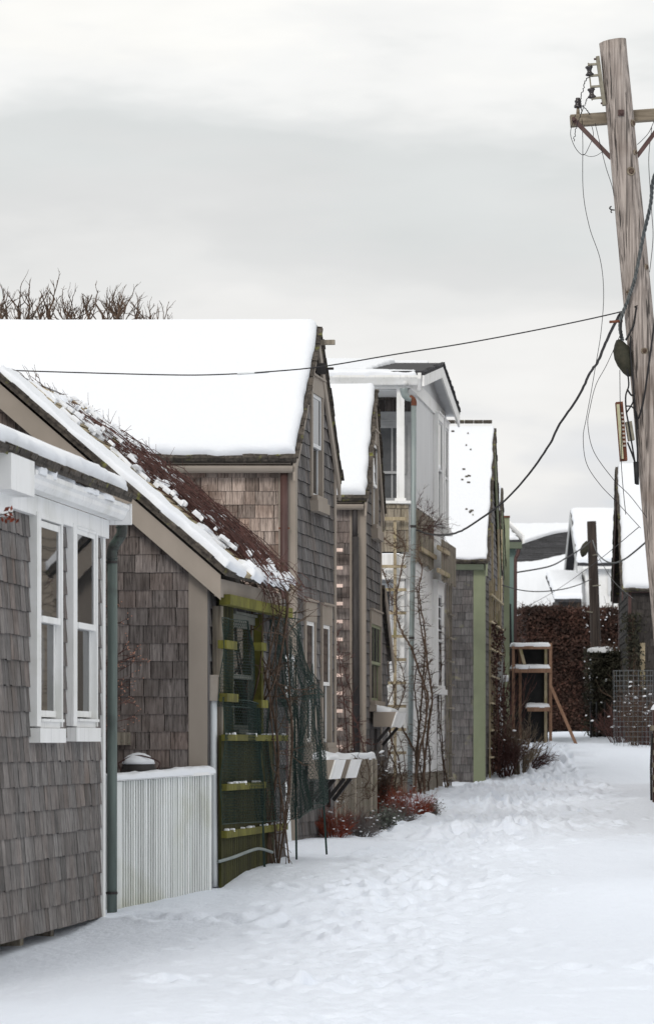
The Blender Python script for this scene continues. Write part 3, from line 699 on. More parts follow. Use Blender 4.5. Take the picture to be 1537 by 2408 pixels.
# ================================================================== 3. white ribbed fence, snow-capped barrel, twig shrub
fn = thing('ribbed_fence', 'white ribbed panel fence capped with snow beside the copper downpipe', 'fence', (XX(380, 24.6), 24.6, G(-1.2, 24.6)))
fa, fb = V((XX(268, 24.15), 24.15, 0)), V((XX(488, 24.95), 24.95, 0)); fu = (fb - fa).normalized(); fnn = V((fu.y, -fu.x, 0)); FL = (fb - fa).length
FW_ = Wall(fa, fu, fnn); z0, z1 = G(fa.x, fa.y) - .25, ZZ(1838, 24.3)
z1b = ZZ(1822, 24.9)
m = MB(); npan = 38; rg = random.Random(2)
for k in range(npan):
    ua = FL * k / npan; ub = FL * (k + 1) / npan; w_ = (ub - ua); t_ = z1 + (z1b - z1) * k / npan
    FW_.box(m, ua, z0, ub, t_, -.02, .0, rg.random()); FW_.box(m, ua + w_ * .22, z0, ub - w_ * .22, t_, .0, .016 if k not in (12, 24) else .012, rg.random())
m.build('panel', 'white_ribbed', fn)
m = MB(); FW_.box(m, -.045, z0, .05, z1 + .0, -.04, .024); m.build('post', 'white_ribbed', fn); m = MB(); FW_.box(m, FL - .01, z0, FL + .02, z1b, -.04, .022); m.build('post', 'white_ribbed', fn)
m = MB(); m.box(FW_.pt(-.1, z1, -.045), fu * (FL + .12) + UP * (z1b - z1), fnn * .085, UP * .022); m.build('cap_rail', 'white_paint', fn)
q = UP * .022; sn = snow_sheet(FW_.pt(-.1, z1, .05) + q, FW_.pt(FL + .03, z1b, .05) + q, FW_.pt(FL + .03, z1b, -.06) + q, FW_.pt(-.1, z1, -.06) + q, .034, .06, 40, (1, 1, 1, 1), .012, .5); sn.build('snow_cap', 'snow', fn, smooth=True)

gr = thing('round_grill', 'dark dome-topped grill capped with snow under a thin wire arch behind the white fence', 'grill', (XX(326, 24.6), 24.62, G(-1.3, 24.62)))
c = P(326, 1811, 24.62); m = MB(); R_ = .135
m.lathe(c - UP * .12, [(.03, -.1), (R_ * .8, 0), (R_ * 1.03, .09), (R_ * 1.05, .12), (R_ * .88, .165), (R_ * .6, .19), (.02, .205)], UP, 22, sc=(1, .8)); m.build('dome', 'black_metal', gr, smooth=True)
m = MB(); m.lathe(c - UP * .12, [(R_ * .86, .160), (R_ * .95, .166), (R_ * .86, .196), (R_ * .62, .222), (R_ * .35, .238), (.01, .244)], UP, 22, sc=(1, .8)); m.build('snow_cap', 'snow', gr, smooth=True)
m = MB(); m.tube(bez([P(278, 1795, 24.55), P(300, 1783, 24.55), P(328, 1777, 24.55), P(356, 1783, 24.55), P(376, 1793, 24.55), P(372, 1806, 24.55), P(366, 1815, 24.55)], 4), .006, 5)
m.tube(bez([P(278, 1795, 24.55), P(282, 1806, 24.55), P(287, 1815, 24.55)], 3), .005, 5); m.build('wire_arch', 'brown_metal', gr)
for x in (302, 350): m = MB(); m.tube([P(x, 1835, 24.62), P(x, 2080, 24.62)], .012, 6); m.build('leg', 'black_metal', gr)

def shrub(name, label, base, H, Wd, n, mat, seed, group=None, r=.006, depth=2, lean=(0, 0), tipmat=None, tips_s=.006, cat='shrub', wob=.12, kids=(2, 4), spread=.5, squash=1.0, snowc=0, leafmat=None, nleaf=0, leafs=.02, extra=None, start=.3):
    rg = random.Random(seed); t = thing(name, label, cat, base, group); b = V(base); m = MB(); tips = []
    for k in range(n):
        a = rg.random() * 6.28; q = math.sqrt(rg.random()); dx, dy = math.cos(a) * q * Wd / 2, math.sin(a) * q * Wd / 2 * squash
        d = V((dx * 1.1 + lean[0], dy * 1.1 + lean[1], H * .8)); L_ = H * rg.uniform(.5, .85) * (1.05 - .35 * q)
        branch(m, b + V((dx * .35, dy * .35, -.03)), d, L_, r * rg.uniform(.7, 1.2), depth, rg, spread, 0, 4, 3, wob, kids, .5, tips, start)
    m.build('stem', mat, t)
    if tipmat:
        m = MB()
        for p in tips: m.lathe(p - UP * tips_s * .6, [(tips_s * .5, 0), (tips_s, tips_s), (tips_s * .4, tips_s * 2)], (rg.gauss(0, .4), rg.gauss(0, .4), 1), 5)
        m.build('foliage', tipmat, t)
    if leafmat:
        m = MB()
        for k in range(nleaf):
            p = rg.choice(tips) + V((rg.gauss(0, leafs), rg.gauss(0, leafs), rg.gauss(0, leafs))); leaf(m, p, leafs * rg.uniform(.6, 1.3), rg)
        m.build('foliage', leafmat, t)
    if snowc:
        m = MB()
        for k in range(snowc):
            p = rg.choice(tips); s_ = rg.uniform(.012, .035) * (H ** .5)
            m.lathe(p - UP * s_ * .3, [(s_ * .5, 0), (s_ * 1.0, s_ * .25), (s_ * .8, s_ * .6), (s_ * .2, s_ * .8)], (rg.gauss(0, .2), rg.gauss(0, .2), 1), 7, sc=(rg.uniform(.8, 1.7), 1))
        m.build('snow_dusting', 'snow', t, smooth=True)
    return t
# red-budded shrub between cottage and shed: sideways branches
t = thing('budding_shrub', 'leafless red-budded shrub against the brown shed wall behind the copper downpipe', 'shrub', (XX(235, 24.5), 24.5, G(-1.55, 24.5))); m = MB(); tips = []; rg = random.Random(9)
for k in range(22):
    y = rg.uniform(1400, 1740); p = P(rg.uniform(205, 250), y + 40, 24.5 + rg.uniform(-.1, .1))
    branch(m, p, V((1, rg.uniform(-.2, .2), rg.uniform(.05, .55))), rg.uniform(.14, .27), .0042, 2, rg, .5, -.03, 4, 4, .12, (2, 3), .5, tips)
m.tube(bez([P(225, 2130, 24.5), P(232, 1900, 24.5), P(228, 1650, 24.5), P(236, 1420, 24.5)], 5), [.02 - .0007 * i for i in range(16)], 6)
m.build('stem', 'twig_red', t); m = MB()
for p in tips: m.lathe(p, [(.0015, 0), (.0036, .004), (.0015, .009)], (1, 0, .5), 5)
m.build('foliage', 'bud', t)  # these are the red buds at the twig tips
# dried leaf sprig on near cottage wall
t = thing('leaf_sprig', 'small sprig of dried brown leaves at the upper left edge before the near cottage wall', 'twig', P(-15, 1240, 19.8)); m = MB(); rg = random.Random(3)
m.tube(bez([P(-60, 1290, 19.7), P(-15, 1222, 19.8), P(14, 1208, 19.8), P(35, 1204, 19.8)], 4), .003, 4); m.build('stem', 'twig_brown', t); m = MB()
for k in range(16): leaf(m, P(rg.uniform(5, 46), rg.uniform(1195, 1226), 19.8), rg.uniform(.012, .026), rg)
m.build('foliage', 'twig_rust', t)

# ================================================================== 4. climbing rose on the shed
t = thing('climbing_rose', 'leafless reddish rose vine climbing from the netting up over the shed roof', 'vine', (XX(650, 26.9), 26.9, G(-.4, 26.9))); rg = random.Random(17)
m = MB(); base = P(648, 2030, 26.95)
for k in range(12):   # trunks from the ground to the eave
    bx_ = rg.uniform(622, 684); tx = rg.uniform(548, 680); md = rg.uniform(560, 690); Yt = 26.6 + rg.uniform(-.1, .35)
    pts = bez([P(bx_, 2030, 26.9), P((bx_ + md) / 2 + rg.uniform(-14, 14), 1900, 26.85), P(md, rg.uniform(1680, 1760), 26.85), P((md + tx) / 2 + rg.uniform(-16, 16), rg.uniform(1520, 1600), Yt), P(tx, 1420, Yt), P(tx - 20, 1370, Yt)], 5)
    r0 = rg.uniform(.006, .012); m.tube(pts, [r0 * (1 - .5 * i / len(pts)) for i in range(len(pts))], 6, rg.random())
    for j in range(6):
        p = pts[rg.randint(3, len(pts) - 2)]; branch(m, p, (rg.gauss(0, 1), rg.gauss(0, .5), rg.gauss(.5, .5)), rg.uniform(.12, .35), .005, 1, rg, .6, 0, 4, 4, .25)
m.build('trunk', 'twig_brown', t)
m = MB()
for k in range(185):  # canes lying on the roof
    q = rg.random(); L_ = 2.1 * (rg.uniform(.3, 1) if q < .62 else rg.uniform(.15, .45)); s0 = rg.uniform(.42, 1.02); t0 = rg.uniform(-.1, .25) if q < .62 else rg.uniform(.1, 1.25)
    s1 = min(max(s0 + rg.uniform(-.2, .3), .45), 1.0); pts = []; n_ = int(L_ / .16) + 2; ph = rg.random() * 6; hh = rg.uniform(.02, .13)
    for i in range(n_):
        f = i / (n_ - 1); tt = t0 + L_ * f; lim = .30 + .38 * (tt / 2.2); ss = s0 + (s1 - s0) * f; ss = max(ss, lim - .12) + .025 * math.sin(ph + tt * 3) + rg.gauss(0, .012)
        pts.append(RP(min(ss, 1.05), tt, .05 + hh * math.sin(math.pi * (.12 + .8 * f)) + rg.gauss(0, .008)))
    r0 = rg.uniform(.003, .006); m.tube(pts, [r0 * (1 - .5 * i / n_) for i in range(n_)], 4, rg.random(), cap=False)
    for j in range(int(L_ * 4)):
        p = rg.choice(pts); branch(m, p, e2 * rg.gauss(.3, .8) + nr * rg.uniform(.1, 1) + e1n * rg.gauss(0, .6), rg.uniform(.03, .13), .0025, 0, rg, .5, 0, 2, 3, .2)
for k in range(16):  # hanging over the eave
    p = RP(rg.uniform(.4, 1.02), rg.uniform(-.02, .15), rg.uniform(.03, .1)); branch(m, p, V((.8, 0, rg.uniform(-.9, .2))), rg.uniform(.15, .4), .005, 1, rg, .6, .12, 5, 4, .2)
m.build('cane', 'twig_red', t)
m = MB()
for k in range(9):
    p = P(rg.uniform(62, 100), rg.uniform(885, 930), 26.2); branch(m, RP(.55, 2.05 + .02 * k, .04), p - RP(.55, 2.05, .04), rg.uniform(.1, .24), .005, 1, rg, .5, 0, 4, 4, .25)
m.build('cane', 'twig_brown', t)
# ================================================================== 5. mossy board fence, net
mf = thing('mossy_fence', 'mossy green board fence with yellow-green rails and posts behind the green netting', 'fence', FWs.pt(.9, G(-.7, 26), .1)); rg = random.Random(6)
fx_ = lambda x, y, o=.1: FWs.px(x, y, o)
ua, ub = fx_(519, 1900)[0], fx_(640, 1900)[0]; m = MB(); u = ua
while u < ub:
    w_ = .075; FWs.box(m, u, zb, u + w_ - .009, fx_(519 + (u - ua) / (ub - ua) * 121, 1730)[1] + rg.uniform(-.005, .005), .085, .105, rg.random()); u += w_
m.build('board', 'moss_dark', mf)
m = MB(); u = fx_(520, 1600, .05)[0]
while u < fx_(606, 1600, .05)[0]:
    if not (shw[0] - .09 < u < shw[2] + .03): FWs.box(m, u, fx_(560, 1738)[1], u + .06, fx_(560, 1415)[1], .022, .04, rg.random())
    u += .068
m.build('board', 'moss_dark', mf)
for (y, hgt, xe) in ((1735, .046, 664), (1848, .048, 614), (1955, .052, 664)):
    z_ = fx_(575, y)[1]; m = MB(); FWs.box(m, ua, z_ - hgt / 2, fx_(xe, y)[0], z_ + hgt / 2, .105, .145, .6); r_ = m.build('rail', 'moss_wood', mf)
    acc = MB()
    for k in range(11):
        u = rg.uniform(ua, fx_(xe - 4, y)[0]); l_ = rg.uniform(.015, .06); s2 = snow_sheet(FWs.pt(u, z_ + hgt / 2, .143), FWs.pt(u + l_, z_ + hgt / 2, .143), FWs.pt(u + l_, z_ + hgt / 2, .107), FWs.pt(u, z_ + hgt / 2, .107), .009, .02, k, (1, 1, 1, 1), .004, .5); acc.faces(s2.v, s2.f)
    acc.build('snow_dusting', 'snow', r_, smooth=True)
m = MB(); z_ = fx_(575, 1421)[1]; FWs.box(m, ua, z_ - .04, fx_(668, 1421)[0], z_ + .035, .09, .17, .8); m.build('top_beam', 'moss_wood', mf)
for x, wd in ((512, .075), (607, .085)):
    u = fx_(x, 1650, .05)[0]; m = MB(); FWs.box(m, u - wd / 2, zb, u + wd / 2, z_ - .045, .02, .084, .35); m.build('post', 'moss_wood' if x > 600 else 'grey_wood', mf)
for (x0, x1, y) in ((517, 542, 1515), (518, 545, 1640), (600, 616, 1655), (600, 612, 1520)):
    a = fx_(x0, y); b = fx_(x1, y); m = MB(); FWs.box(m, a[0], a[1] - .03, b[0], a[1] + .03, .085, .15, .8); m.build('rail', 'moss_wood', mf)

net = thing('garden_netting', 'torn green wire netting hung on three thin green stakes around the rose', 'netting', V((XX(697, 27.6), 27.6, G(-.2, 27.6))))
def netsheet(mb, corners, cell, amp, seed, r=.0019, jag=0):
    """hexagonal wire over a bilinear sheet bl, br, tr, tl"""
    bl, br, tr, tl = [V(c) for c in corners]; n = (br - bl).cross(tl - bl).normalized()
    W_ = ((br - bl).length + (tr - tl).length) / 2; H_ = ((tl - bl).length + (tr - br).length) / 2
    def S(a, b):
        s_, t_ = a / W_, b / H_; p = (bl * (1 - s_) + br * s_) * (1 - t_) + (tl * (1 - s_) + tr * s_) * t_
        return p + n * (amp * (float(vnoise(s_ * 5 + seed, t_ * 3, seed)) * 2 + .5 * math.sin(s_ * 9 + t_ * 2))) + (br - bl).normalized() * .012 * math.sin(b * 7 + seed)
    nx, ny = int(W_ / cell), int(H_ / (cell * .5)); hw = cell / 2
    for j in range(ny + 1):
        y = j * cell * .5
        if y > H_: break
        for i in range(nx + 1):
            x = i * cell + (hw if j % 2 else 0)
            if x > W_: continue
            a = S(x, y); yy = min(y + cell * .22, H_); b = S(x, yy); mb.tube([a, b], r, 3, cap=False)
            for sx in (-1, 1):
                x2 = x + sx * hw
                if 0 <= x2 <= W_ and y + cell * .5 <= H_: mb.tube([b, S(x2, y + cell * .5)], r, 3, cap=False)
    for (q0, q1) in (((0, 0), (W_, 0)), ((0, H_), (W_, H_)), ((0, 0), (0, H_)), ((W_, 0), (W_, H_))):
        mb.tube([S(q0[0] + (q1[0] - q0[0]) * k / 16, q0[1] + (q1[1] - q0[1]) * k / 16) for k in range(17)], r * 2.2, 4, cap=False)
Ya, Yb_, Yc_ = 26.45, 27.75, 28.9; YL = 24.98
m = MB()
netsheet(m, [P(519, 1938, YL), P(621, 1932, Ya), P(606, 1652, Ya - .15), P(519, 1640, YL)], .043, .03, 1)
netsheet(m, [P(621, 1932, Ya), P(697, 1926, Yb_), P(690, 1640, Yb_), P(604, 1655, Ya)], .043, .05, 2)
netsheet(m, [P(697, 1926, Yb_), P(766, 1886, Yc_), P(747, 1632, Yc_), P(688, 1640, Yb_)], .043, .04, 3)
netsheet(m, [P(656, 1650, 27.1), P(747, 1640, Yc_ - .2), P(712, 1520, 28.5), P(640, 1425, 27.2)], .043, .05, 4)
netsheet(m, [P(645, 1660, 27.6), P(700, 1660, 28.2), P(676, 1425, 28), P(622, 1430, 27.2)], .043, .05, 5)
netsheet(m, [P(690, 1640, 28.0), P(745, 1634, 28.6), P(700, 1470, 28.4), P(682, 1440, 28.1)], .043, .05, 9)
netsheet(m, [P(521, 1660, 25.0), P(598, 1664, 26.1), P(596, 1462, 26.1), P(521, 1452, 25.0)], .043, .03, 6)
netsheet(m, [P(700, 1910, 27.6), P(762, 1880, 28.6), P(745, 1620, 28.7), P(700, 1560, 27.7)], .043, .06, 7)
netsheet(m, [P(600, 1934, Ya - .1), P(624, 1932, Ya), P(612, 1655, Ya), P(578, 1652, Ya - .2)], .036, .02, 21)
netsheet(m, [P(690, 1926, Yb_ - .1), P(706, 1922, Yb_), P(703, 1560, Yb_), P(678, 1500, Yb_ - .2)], .036, .02, 22)
netsheet(m, [P(752, 1890, Yc_ - .1), P(768, 1886, Yc_), P(751, 1632, Yc_), P(735, 1560, Yc_ - .2)], .036, .02, 23)
m.build('mesh', 'net_green', net)
for (x0, y0, x1, y1, Y) in ((606, 1650, 622, 2040, Ya), (692, 1640, 697, 2024, Yb_), (752, 1740, 768, 2014, Yc_)):
    m = MB(); m.bar(P(x0, y0, Y), P(x1, y1, Y), .017, .017, (0, 1, 0)); m.build('stake', 'net_post', net)
m = MB(); m.tube(bez([P(514, 2026, 24.98), P(548, 2016, 25.3), P(590, 2000, 25.95), P(612, 1996, 26.3), P(640, 2004, 26.7)], 5), .012, 7)
o = m.build('ground_pipe', 'galvanised', None, True); tag(o, 'thin grey pipe lying along the foot of the mossy fence', 'pipe')
# ================================================================== 6. COTTAGE A
def window_box(parent, w, u0, u1, z0, z1, seed, nd=.25, off=.05):
    m = MB(); t = .018; pr = [(off, z0), (off + nd * .78, z0), (off + nd, z1), (off, z1)]
    pt = lambda n, z, u: w.pt(u, z, n)
    m.prism([pt(n, z, u0) for n, z in pr], w.u * t); m.prism([pt(n, z, u1) for n, z in pr], w.u * -t)
    m.box(pt(off, z0, u0 + t), w.u * (u1 - u0 - 2 * t), w.n * nd * .7, UP * .015)
    bxm = m.build('window_box', 'tan_paint', parent)
    m = MB(); q = [(off + nd * .78, z0), (off + nd, z1), (off + nd + .016, z1), (off + nd * .78 + .016, z0)]
    m.prism([pt(n, z, u0 - .004) for n, z in q], w.u * (u1 - u0 + .008)); m.build('front_board', 'white_paint', bxm)
    for u in (u0 + .1, u1 - .1):
        m = MB(); m.bar(w.pt(u, z0 - .22, off), w.pt(u, z0 - .006, off + nd * .68), .035, .045, w.u); m.build('bracket', 'black_metal', bxm)
    m = MB(); m.bar(w.pt(u0 + .1, z0 - .28, off + .02), w.pt(u0 + .1, z0 - .02, off + .02), .035, .035, w.n); m.build('bracket', 'black_metal', bxm)
    s = snow_sheet(w.pt(u0 + .02, z1 - .04, off + nd - .06), w.pt(u1 - .02, z1 - .04, off + nd - .06), w.pt(u1 - .02, z1 + .02, off), w.pt(u0 + .02, z1 + .02, off), .05, .04, seed, (1, 1, 0, 1), .012, 1.2); s.build('snow_mound', 'snow', bxm, smooth=True)

AX, AY, AD = XX(690, 32), 32.0, .161
FA = facade(AX, AY, AD)
wa = [rect_px(FA, 729, 930, 751, 1168), rect_px(FA, 714, 1462, 734, 1745), rect_px(FA, 753, 1470, 771, 1745)]
hA, _, NA, GLA = gable_house('shingled_cottage', 'tall grey and brown shingled cottage with broad snowy roof, ridge highest among the left houses', (AX, AY, G(AX, AY)), AX, AY, AD, 2.34, G(AX, AY) - .2,
    CZ + 2.709, CZ + 3.90, 4.2, mn='shingle_warm', holes=wa, seed=31, e=.122, snow=.085)
window(hA, FA, *wa[0], cas=.075, head=.16, ms='white_shaded', apron=.10)
window(hA, FA, *wa[1], cas=.07, head=.19, ms='white_paint', apron=.14); window(hA, FA, *wa[2], cas=.07, head=.19, ms='white_paint', apron=.14)
zq = ZZ(1832, 32.6)
window_box(hA, FA, wa[1][0] - .06, wa[1][2] + .05, zq, zq + .18, 51); window_box(hA, FA, wa[2][0] - .02, wa[2][2] + .12, zq, zq + .18, 52)
m = MB(); pA = lambda x, y, Y=31.93: P(x, y, Y); m.tube([pA(668, 1105), pA(668, 1400), pA(669, 1990)], .036, 10)
dA = m.build('downpipe', 'brown_metal', hA, True); m = MB(); m.bar(pA(655, 1242), pA(681, 1242), .012, .014); m.build('strap', 'rust', dA)
m = MB(); NA.box(m, XX(655, 32) - AX, G(AX, AY) - .1, XX(662, 32) - AX, CZ + 2.6, -.02, .018); m.build('trim_board', 'tan_paint', hA)
m = MB(); m.bx(XX(646, 31.7), XX(690, 31.7), 31.68, 31.9, ZZ(1640, 31.7), ZZ(1552, 31.7)); mb_ = m.build('meter_box', 'box_grey', hA)
s = snow_sheet(V((XX(646, 31.7), 31.68, ZZ(1551, 31.7))), V((XX(690, 31.7), 31.68, ZZ(1551, 31.7))), V((XX(690, 31.7), 31.9, ZZ(1551, 31.7))), V((XX(646, 31.7), 31.9, ZZ(1551, 31.7))), .05, .05, 3); s.build('snow_cap', 'snow', mb_, True)
m = MB(); m.tube(bez([P(652, 1640, 31.75), P(655, 1720, 31.75), P(662, 1800, 31.7), P(674, 1900, 31.6), P(681, 2030, 31.5)], 4), .028, 10); m.build('conduit', 'pvc', mb_, True)
m = MB(); q = FA.pt(GLA / 2, CZ + 3.80, .02); m.box(q, FA.n * .17, FA.u * .05, UP * .045); m.build('ridge_beam', 'grey_wood', hA)
m = MB(); q = FA.pt(GLA / 2, ZZ(868, 33.2), .02); m.bx(q.x - .0, q.x + .09, q.y - .04, q.y + .04, q.z - .05, q.z + .05); m.tube([q + V((.09, 0, 0)), q + V((.16, -.02, 0))], .012, 6); m.build('cable_bracket', 'black_metal', hA)

# ================================================================== 7. weathered fence between the cottages, 8. ladder trellis
wf = thing('weathered_fence', 'short weathered vertical board fence with snow on top between two cottages', 'fence', (.3, 37.5, G(.3, 37.5))); rg = random.Random(12); m = MB(); x = XX(778, 37.5)
while x < XX(880, 37.5):
    w_ = .028; m.bx(x, x + w_ - .003, 37.5 + rg.uniform(-.003, .003), 37.53, G(.3, 37.5) - .2, ZZ(1784, 37.5) + rg.uniform(-.006, .006), rg.random()); x += w_
m.build('board', 'grey_wood', wf); m = MB(); m.bx(XX(880, 37.5), XX(882, 37.5) + .02, 37.49, 38.9, G(.5, 38) - .2, ZZ(1786, 37.5)); m.build('end_board', 'grey_wood', wf)
s = snow_sheet(V((XX(778, 37.5), 37.48, ZZ(1784, 37.5))), V((XX(884, 37.5), 37.48, ZZ(1784, 37.5))), V((XX(884, 37.5), 37.58, ZZ(1784, 37.5))), V((XX(778, 37.5), 37.58, ZZ(1784, 37.5))), .05, .05, 5, lump=1.6); s.build('snow_cap', 'snow', wf, True)
lt = thing('ladder_trellis', 'fresh-cut pale pink wooden ladder trellis peeking out beside the second tall cottage wall', 'trellis', (XX(788, 40.3), 40.3, G(.1, 40.3)))
for k in range(12):
    y = 1293 + 42.1 * k; m = MB(); m.bx(XX(772, 40.3), XX(805.5, 40.3), 40.3, 40.34, ZZ(y + 4, 40.3), ZZ(y - 4, 40.3), random.Random(k).random()); m.build('rung', 'new_wood', lt)
for x in (780,):
    m = MB(); m.bx(XX(x - 6, 40.3), XX(x, 40.3), 40.345, 40.38, G(.1, 40.3) - .1, ZZ(1270, 40.3)); m.build('stile', 'lath_wood', lt)
# ================================================================== 9. COTTAGE B
BX, BY, BD = XX(855, 40.5), 40.5, .097
FB = facade(BX, BY, BD)
wb = [rect_px(FB, 871.5, 1045, 883, 1236), rect_px(FB, 867.5, 1470, 890.5, 1648)]
hB, _, NB, GLB = gable_house('shingled_cottage', 'narrow tan-trimmed shingled cottage with steep snowy gable just left of the white porch house', (BX, BY, G(BX, BY)), BX, BY, BD, 2.3, G(BX, BY) - .2,
    CZ + 2.95, CZ + 4.17, 2.2, mn='shingle_brown', holes=wb, seed=41, e=.127, snow=.085, wid=(.10, .2))
window(hB, FB, *wb[0], cas=.07, head=.15, ms='white_paint', apron=.12)
window(hB, FB, *wb[1], cas=.06, head=.16, ms='green_trim', apron=.08, munt=(2, 0))
zq = ZZ(1709, 41.3); window_box(hB, FB, wb[1][0] - .02, wb[1][2] + .02, zq, zq + .175, 53, nd=.27)
m = MB(); pB = lambda x, y, Y=40.40: P(x, y, Y); m.tube([pB(834, 1192), pB(834, 1262)], .032, 10); m.tube([pB(835, 1262), pB(838, 1780)], .041, 10); dB = m.build('downpipe', 'black_metal', hB, True)
m = MB(); m.bar(pB(827, 1257), pB(842, 1257), .03, .02); m.build('strap', 'black_metal', dB)
m = MB(); NB.box(m, XX(822, 40.5) - BX, G(BX, BY) - .1, XX(827, 40.5) - BX, CZ + 2.8, -.02, .018); m.build('trim_board', 'tan_paint', hB)
# lean-to behind the gable
m = MB(); z1_, z2_ = ZZ(1395, 42.8), ZZ(1535, 43.8); zb_ = G(1, 43) - .2; shingles(m, FB, [(GLB, zb_), (GLB + 1.05, zb_), (GLB + 1.05, z2_), (GLB, z1_)], .127, (.1, .2), 44); m.build('side_wall', 'shingle_grey', hB)
m = MB(); a = FB.pt(GLB, z1_ + .05, .06); b = FB.pt(GLB + 1.25, z2_ - .10, .06); m.prism([a, b, b + V((0, 0, .05)), a + V((0, 0, .05))], (-1.6, 0, 0)); m.build('lean_to_roof', 'roof_edge', hB)
m = MB(); m.prism([a, b, b - V((0, 0, .15)), a - V((0, 0, .15))], (.02, 0, 0)); m.build('rake_board', 'tan_paint', hB)

# ================================================================== 10. WHITE PORCH HOUSE
DX, DY, DD = XX(960, 48), 48.0, .122
wd = thing('white_porch_house', 'white two-storey house with upper corner porch, white gutter and low gable behind bare roses', 'house', (DX, DY, G(DX, DY)))
FD = facade(DX, DY, DD); ND = front(DX, DY); GLD = 5.55 * math.sqrt(1 + DD * DD)
zsill, zbeam, zbt = ZZ(1180, 48), ZZ(913, 48), ZZ(884, 48); zlow = ZZ(1819, 48); g0 = G(DX, DY)
LD = 1.9; T1 = 1.12
# upper storey
m = MB(); FD.box(m, T1, zsill, GLD, zbeam, -.12, 0); m.build('wall', 'white_shaded', wd)
wu = [rect_px(FD, 1020, 992, 1029.5, 1218), rect_px(FD, 1036, 1008, 1042.5, 1240)]
for r in wu: window(wd, FD, r[0], r[1], r[2], r[3], cas=.12, head=.1, pr=.07, rec=-.03, mt='white_paint', ms='white_shaded', apron=.06, munt=(0, 0))
m = MB(); xo = .95
yb_ = DY + T1
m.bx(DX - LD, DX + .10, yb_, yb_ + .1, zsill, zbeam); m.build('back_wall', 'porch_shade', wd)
BW = front(DX, yb_); m = MB(); shingles(m, BW, [(-LD, ZZ(966, 49)), (.06, ZZ(966, 49)), (.06, zbeam + .1), (-LD, zbeam + .1)], .16, (.1, .2), 61); m.build('upper_shingles', 'shingle_dark', wd)
r0 = BW.px(886, 1100)[0]; r1 = BW.px(956, 1100)[0]
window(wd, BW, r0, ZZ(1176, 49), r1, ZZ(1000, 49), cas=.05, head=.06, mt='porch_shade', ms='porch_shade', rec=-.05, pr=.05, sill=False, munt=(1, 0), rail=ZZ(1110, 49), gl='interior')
m = MB(); m.bx(XX(932, 48.02), XX(950, 48.02), 48.0, 48.11, zsill + .02, zbeam); m.bx(XX(928, 48), XX(954, 48), 47.985, 48.13, zsill + .014, zsill + .05); m.build('porch_post', 'white_paint', wd)
m = MB(); m.bx(DX - LD, DX + .02, DY - .03, DY + .14, zbeam, zbt - .01); FD.box(m, -.0, zbeam + .0, GLD, zbt + .02, -.13, .03); m.build('beam', 'white_paint', wd)
m = MB(); m.bx(DX - LD, DX + .0, DY + .14, yb_, zbeam - .012, zbeam - .002); m.prism([FD.pt(.1, zbeam - .014, -.14), FD.pt(T1, zbeam - .014, -.14), FD.pt(T1, zbeam - .014, -1.2), FD.pt(.1, zbeam - .014, -1.2)], (0, 0, .01)); m.build('porch_ceiling', 'white_shaded', wd)
m = MB(); m.bx(DX - LD, DX + .03, DY - .06, DY + .16, zsill - .025, zsill + .012); FD.box(m, -.03, zsill - .032, GLD, zsill + .008, -.14, .05); m.bx(DX - LD, DX, DY + .16, yb_, zsill - .09, zsill - .03); m.build('porch_sill', 'white_paint', wd)
# roof
og = .23; zE_, zR_ = ZZ(883, 47.85), ZZ(863, 50.75)
fx = lambda Y, e_=0: DX + DD * (Y - DY) + e_
Ym = DY + 2.75; e0, e1_ = DY - .17, DY + 5.67
E0 = V((fx(e0, og), e0, zE_)); R0 = V((fx(Ym, og), Ym, zR_)); E1 = V((fx(e1_, og), e1_, zE_)); lx = V((-LD - 1.2, 0, 0))
m = MB(); m.prism([E0, R0, R0 + lx, E0 + lx], (0, 0, .06)); m.prism([R0 + V((0, .002, 0)), E1, E1 + lx, R0 + lx + V((0, .002, 0))], (0, 0, .06)); rg = random.Random(5)
course_edge(m, E0 + V((-.0, 0, .05)), R0 + V((0, 0, .05)), UP, .13, rg); course_edge(m, E1 + V((0, 0, .05)), R0 + V((0, 0, .05)), UP, .13, rg); m.build('roof', 'roof_slate', wd)
s = snow_sheet(E0 + V((-.75, .5, .11)) + lx * .7, E0 + V((-.75, .5, .11)), R0 + V((-.70, 0, .07)), R0 + lx + V((0, 0, .07)), .05, .1, 6, (1, 1, 0, 0)); s.build('roof_snow', 'snow', wd, True)
s = snow_sheet(R0 + V((-.7, .05, .065)) + lx, R0 + V((-.2, .05, .065)), E1 + V((-.2, -.05, .065)), E1 + lx + V((0, 0, .065)), .045, .2, 7, (1, 1, 1, 0)); s.build('roof_snow', 'snow', wd, True)
m = MB(); zz = V((0, 0, -.15)); xi = V((-.03, 0, 0))
m.prism([E0 + xi, R0 + xi, R0 + xi + zz, E0 + xi + zz], (.03, 0, 0)); m.prism([E1 + xi, R0 + xi, R0 + xi + zz * 1.2, E1 + xi + zz * 1.2], (.029, 0, 0)); m.build('rake_board', 'white_paint', wd)
m = MB(); pz = V((-.04, 0, -.02)); m.prism([E0 + pz, R0 + pz, R0 + pz + V((-og, 0, 0)), E0 + pz + V((-og, 0, 0))], (0, 0, .015)); m.prism([E1 + pz, R0 + pz, R0 + pz + V((-og, 0, 0)), E1 + pz + V((-og, 0, 0))], (0, 0, .0145)); m.build('soffit', 'white_shaded', wd)
m = MB(); m.prism([FD.pt(-.02, zbt + .021, .012), FD.pt(GLD, zbt + .021, .012), FD.pt(GLD, zE_ - .02, .012), FD.pt(GLD / 2, zR_ - .03, .012), FD.pt(-.02, zE_ - .02, .012)], FD.n * -.1); m.build('pediment', 'white_shaded', wd)
m = MB(); gy = DY - .2; zg = zE_ + .0; xg = XX(981, 47.8)
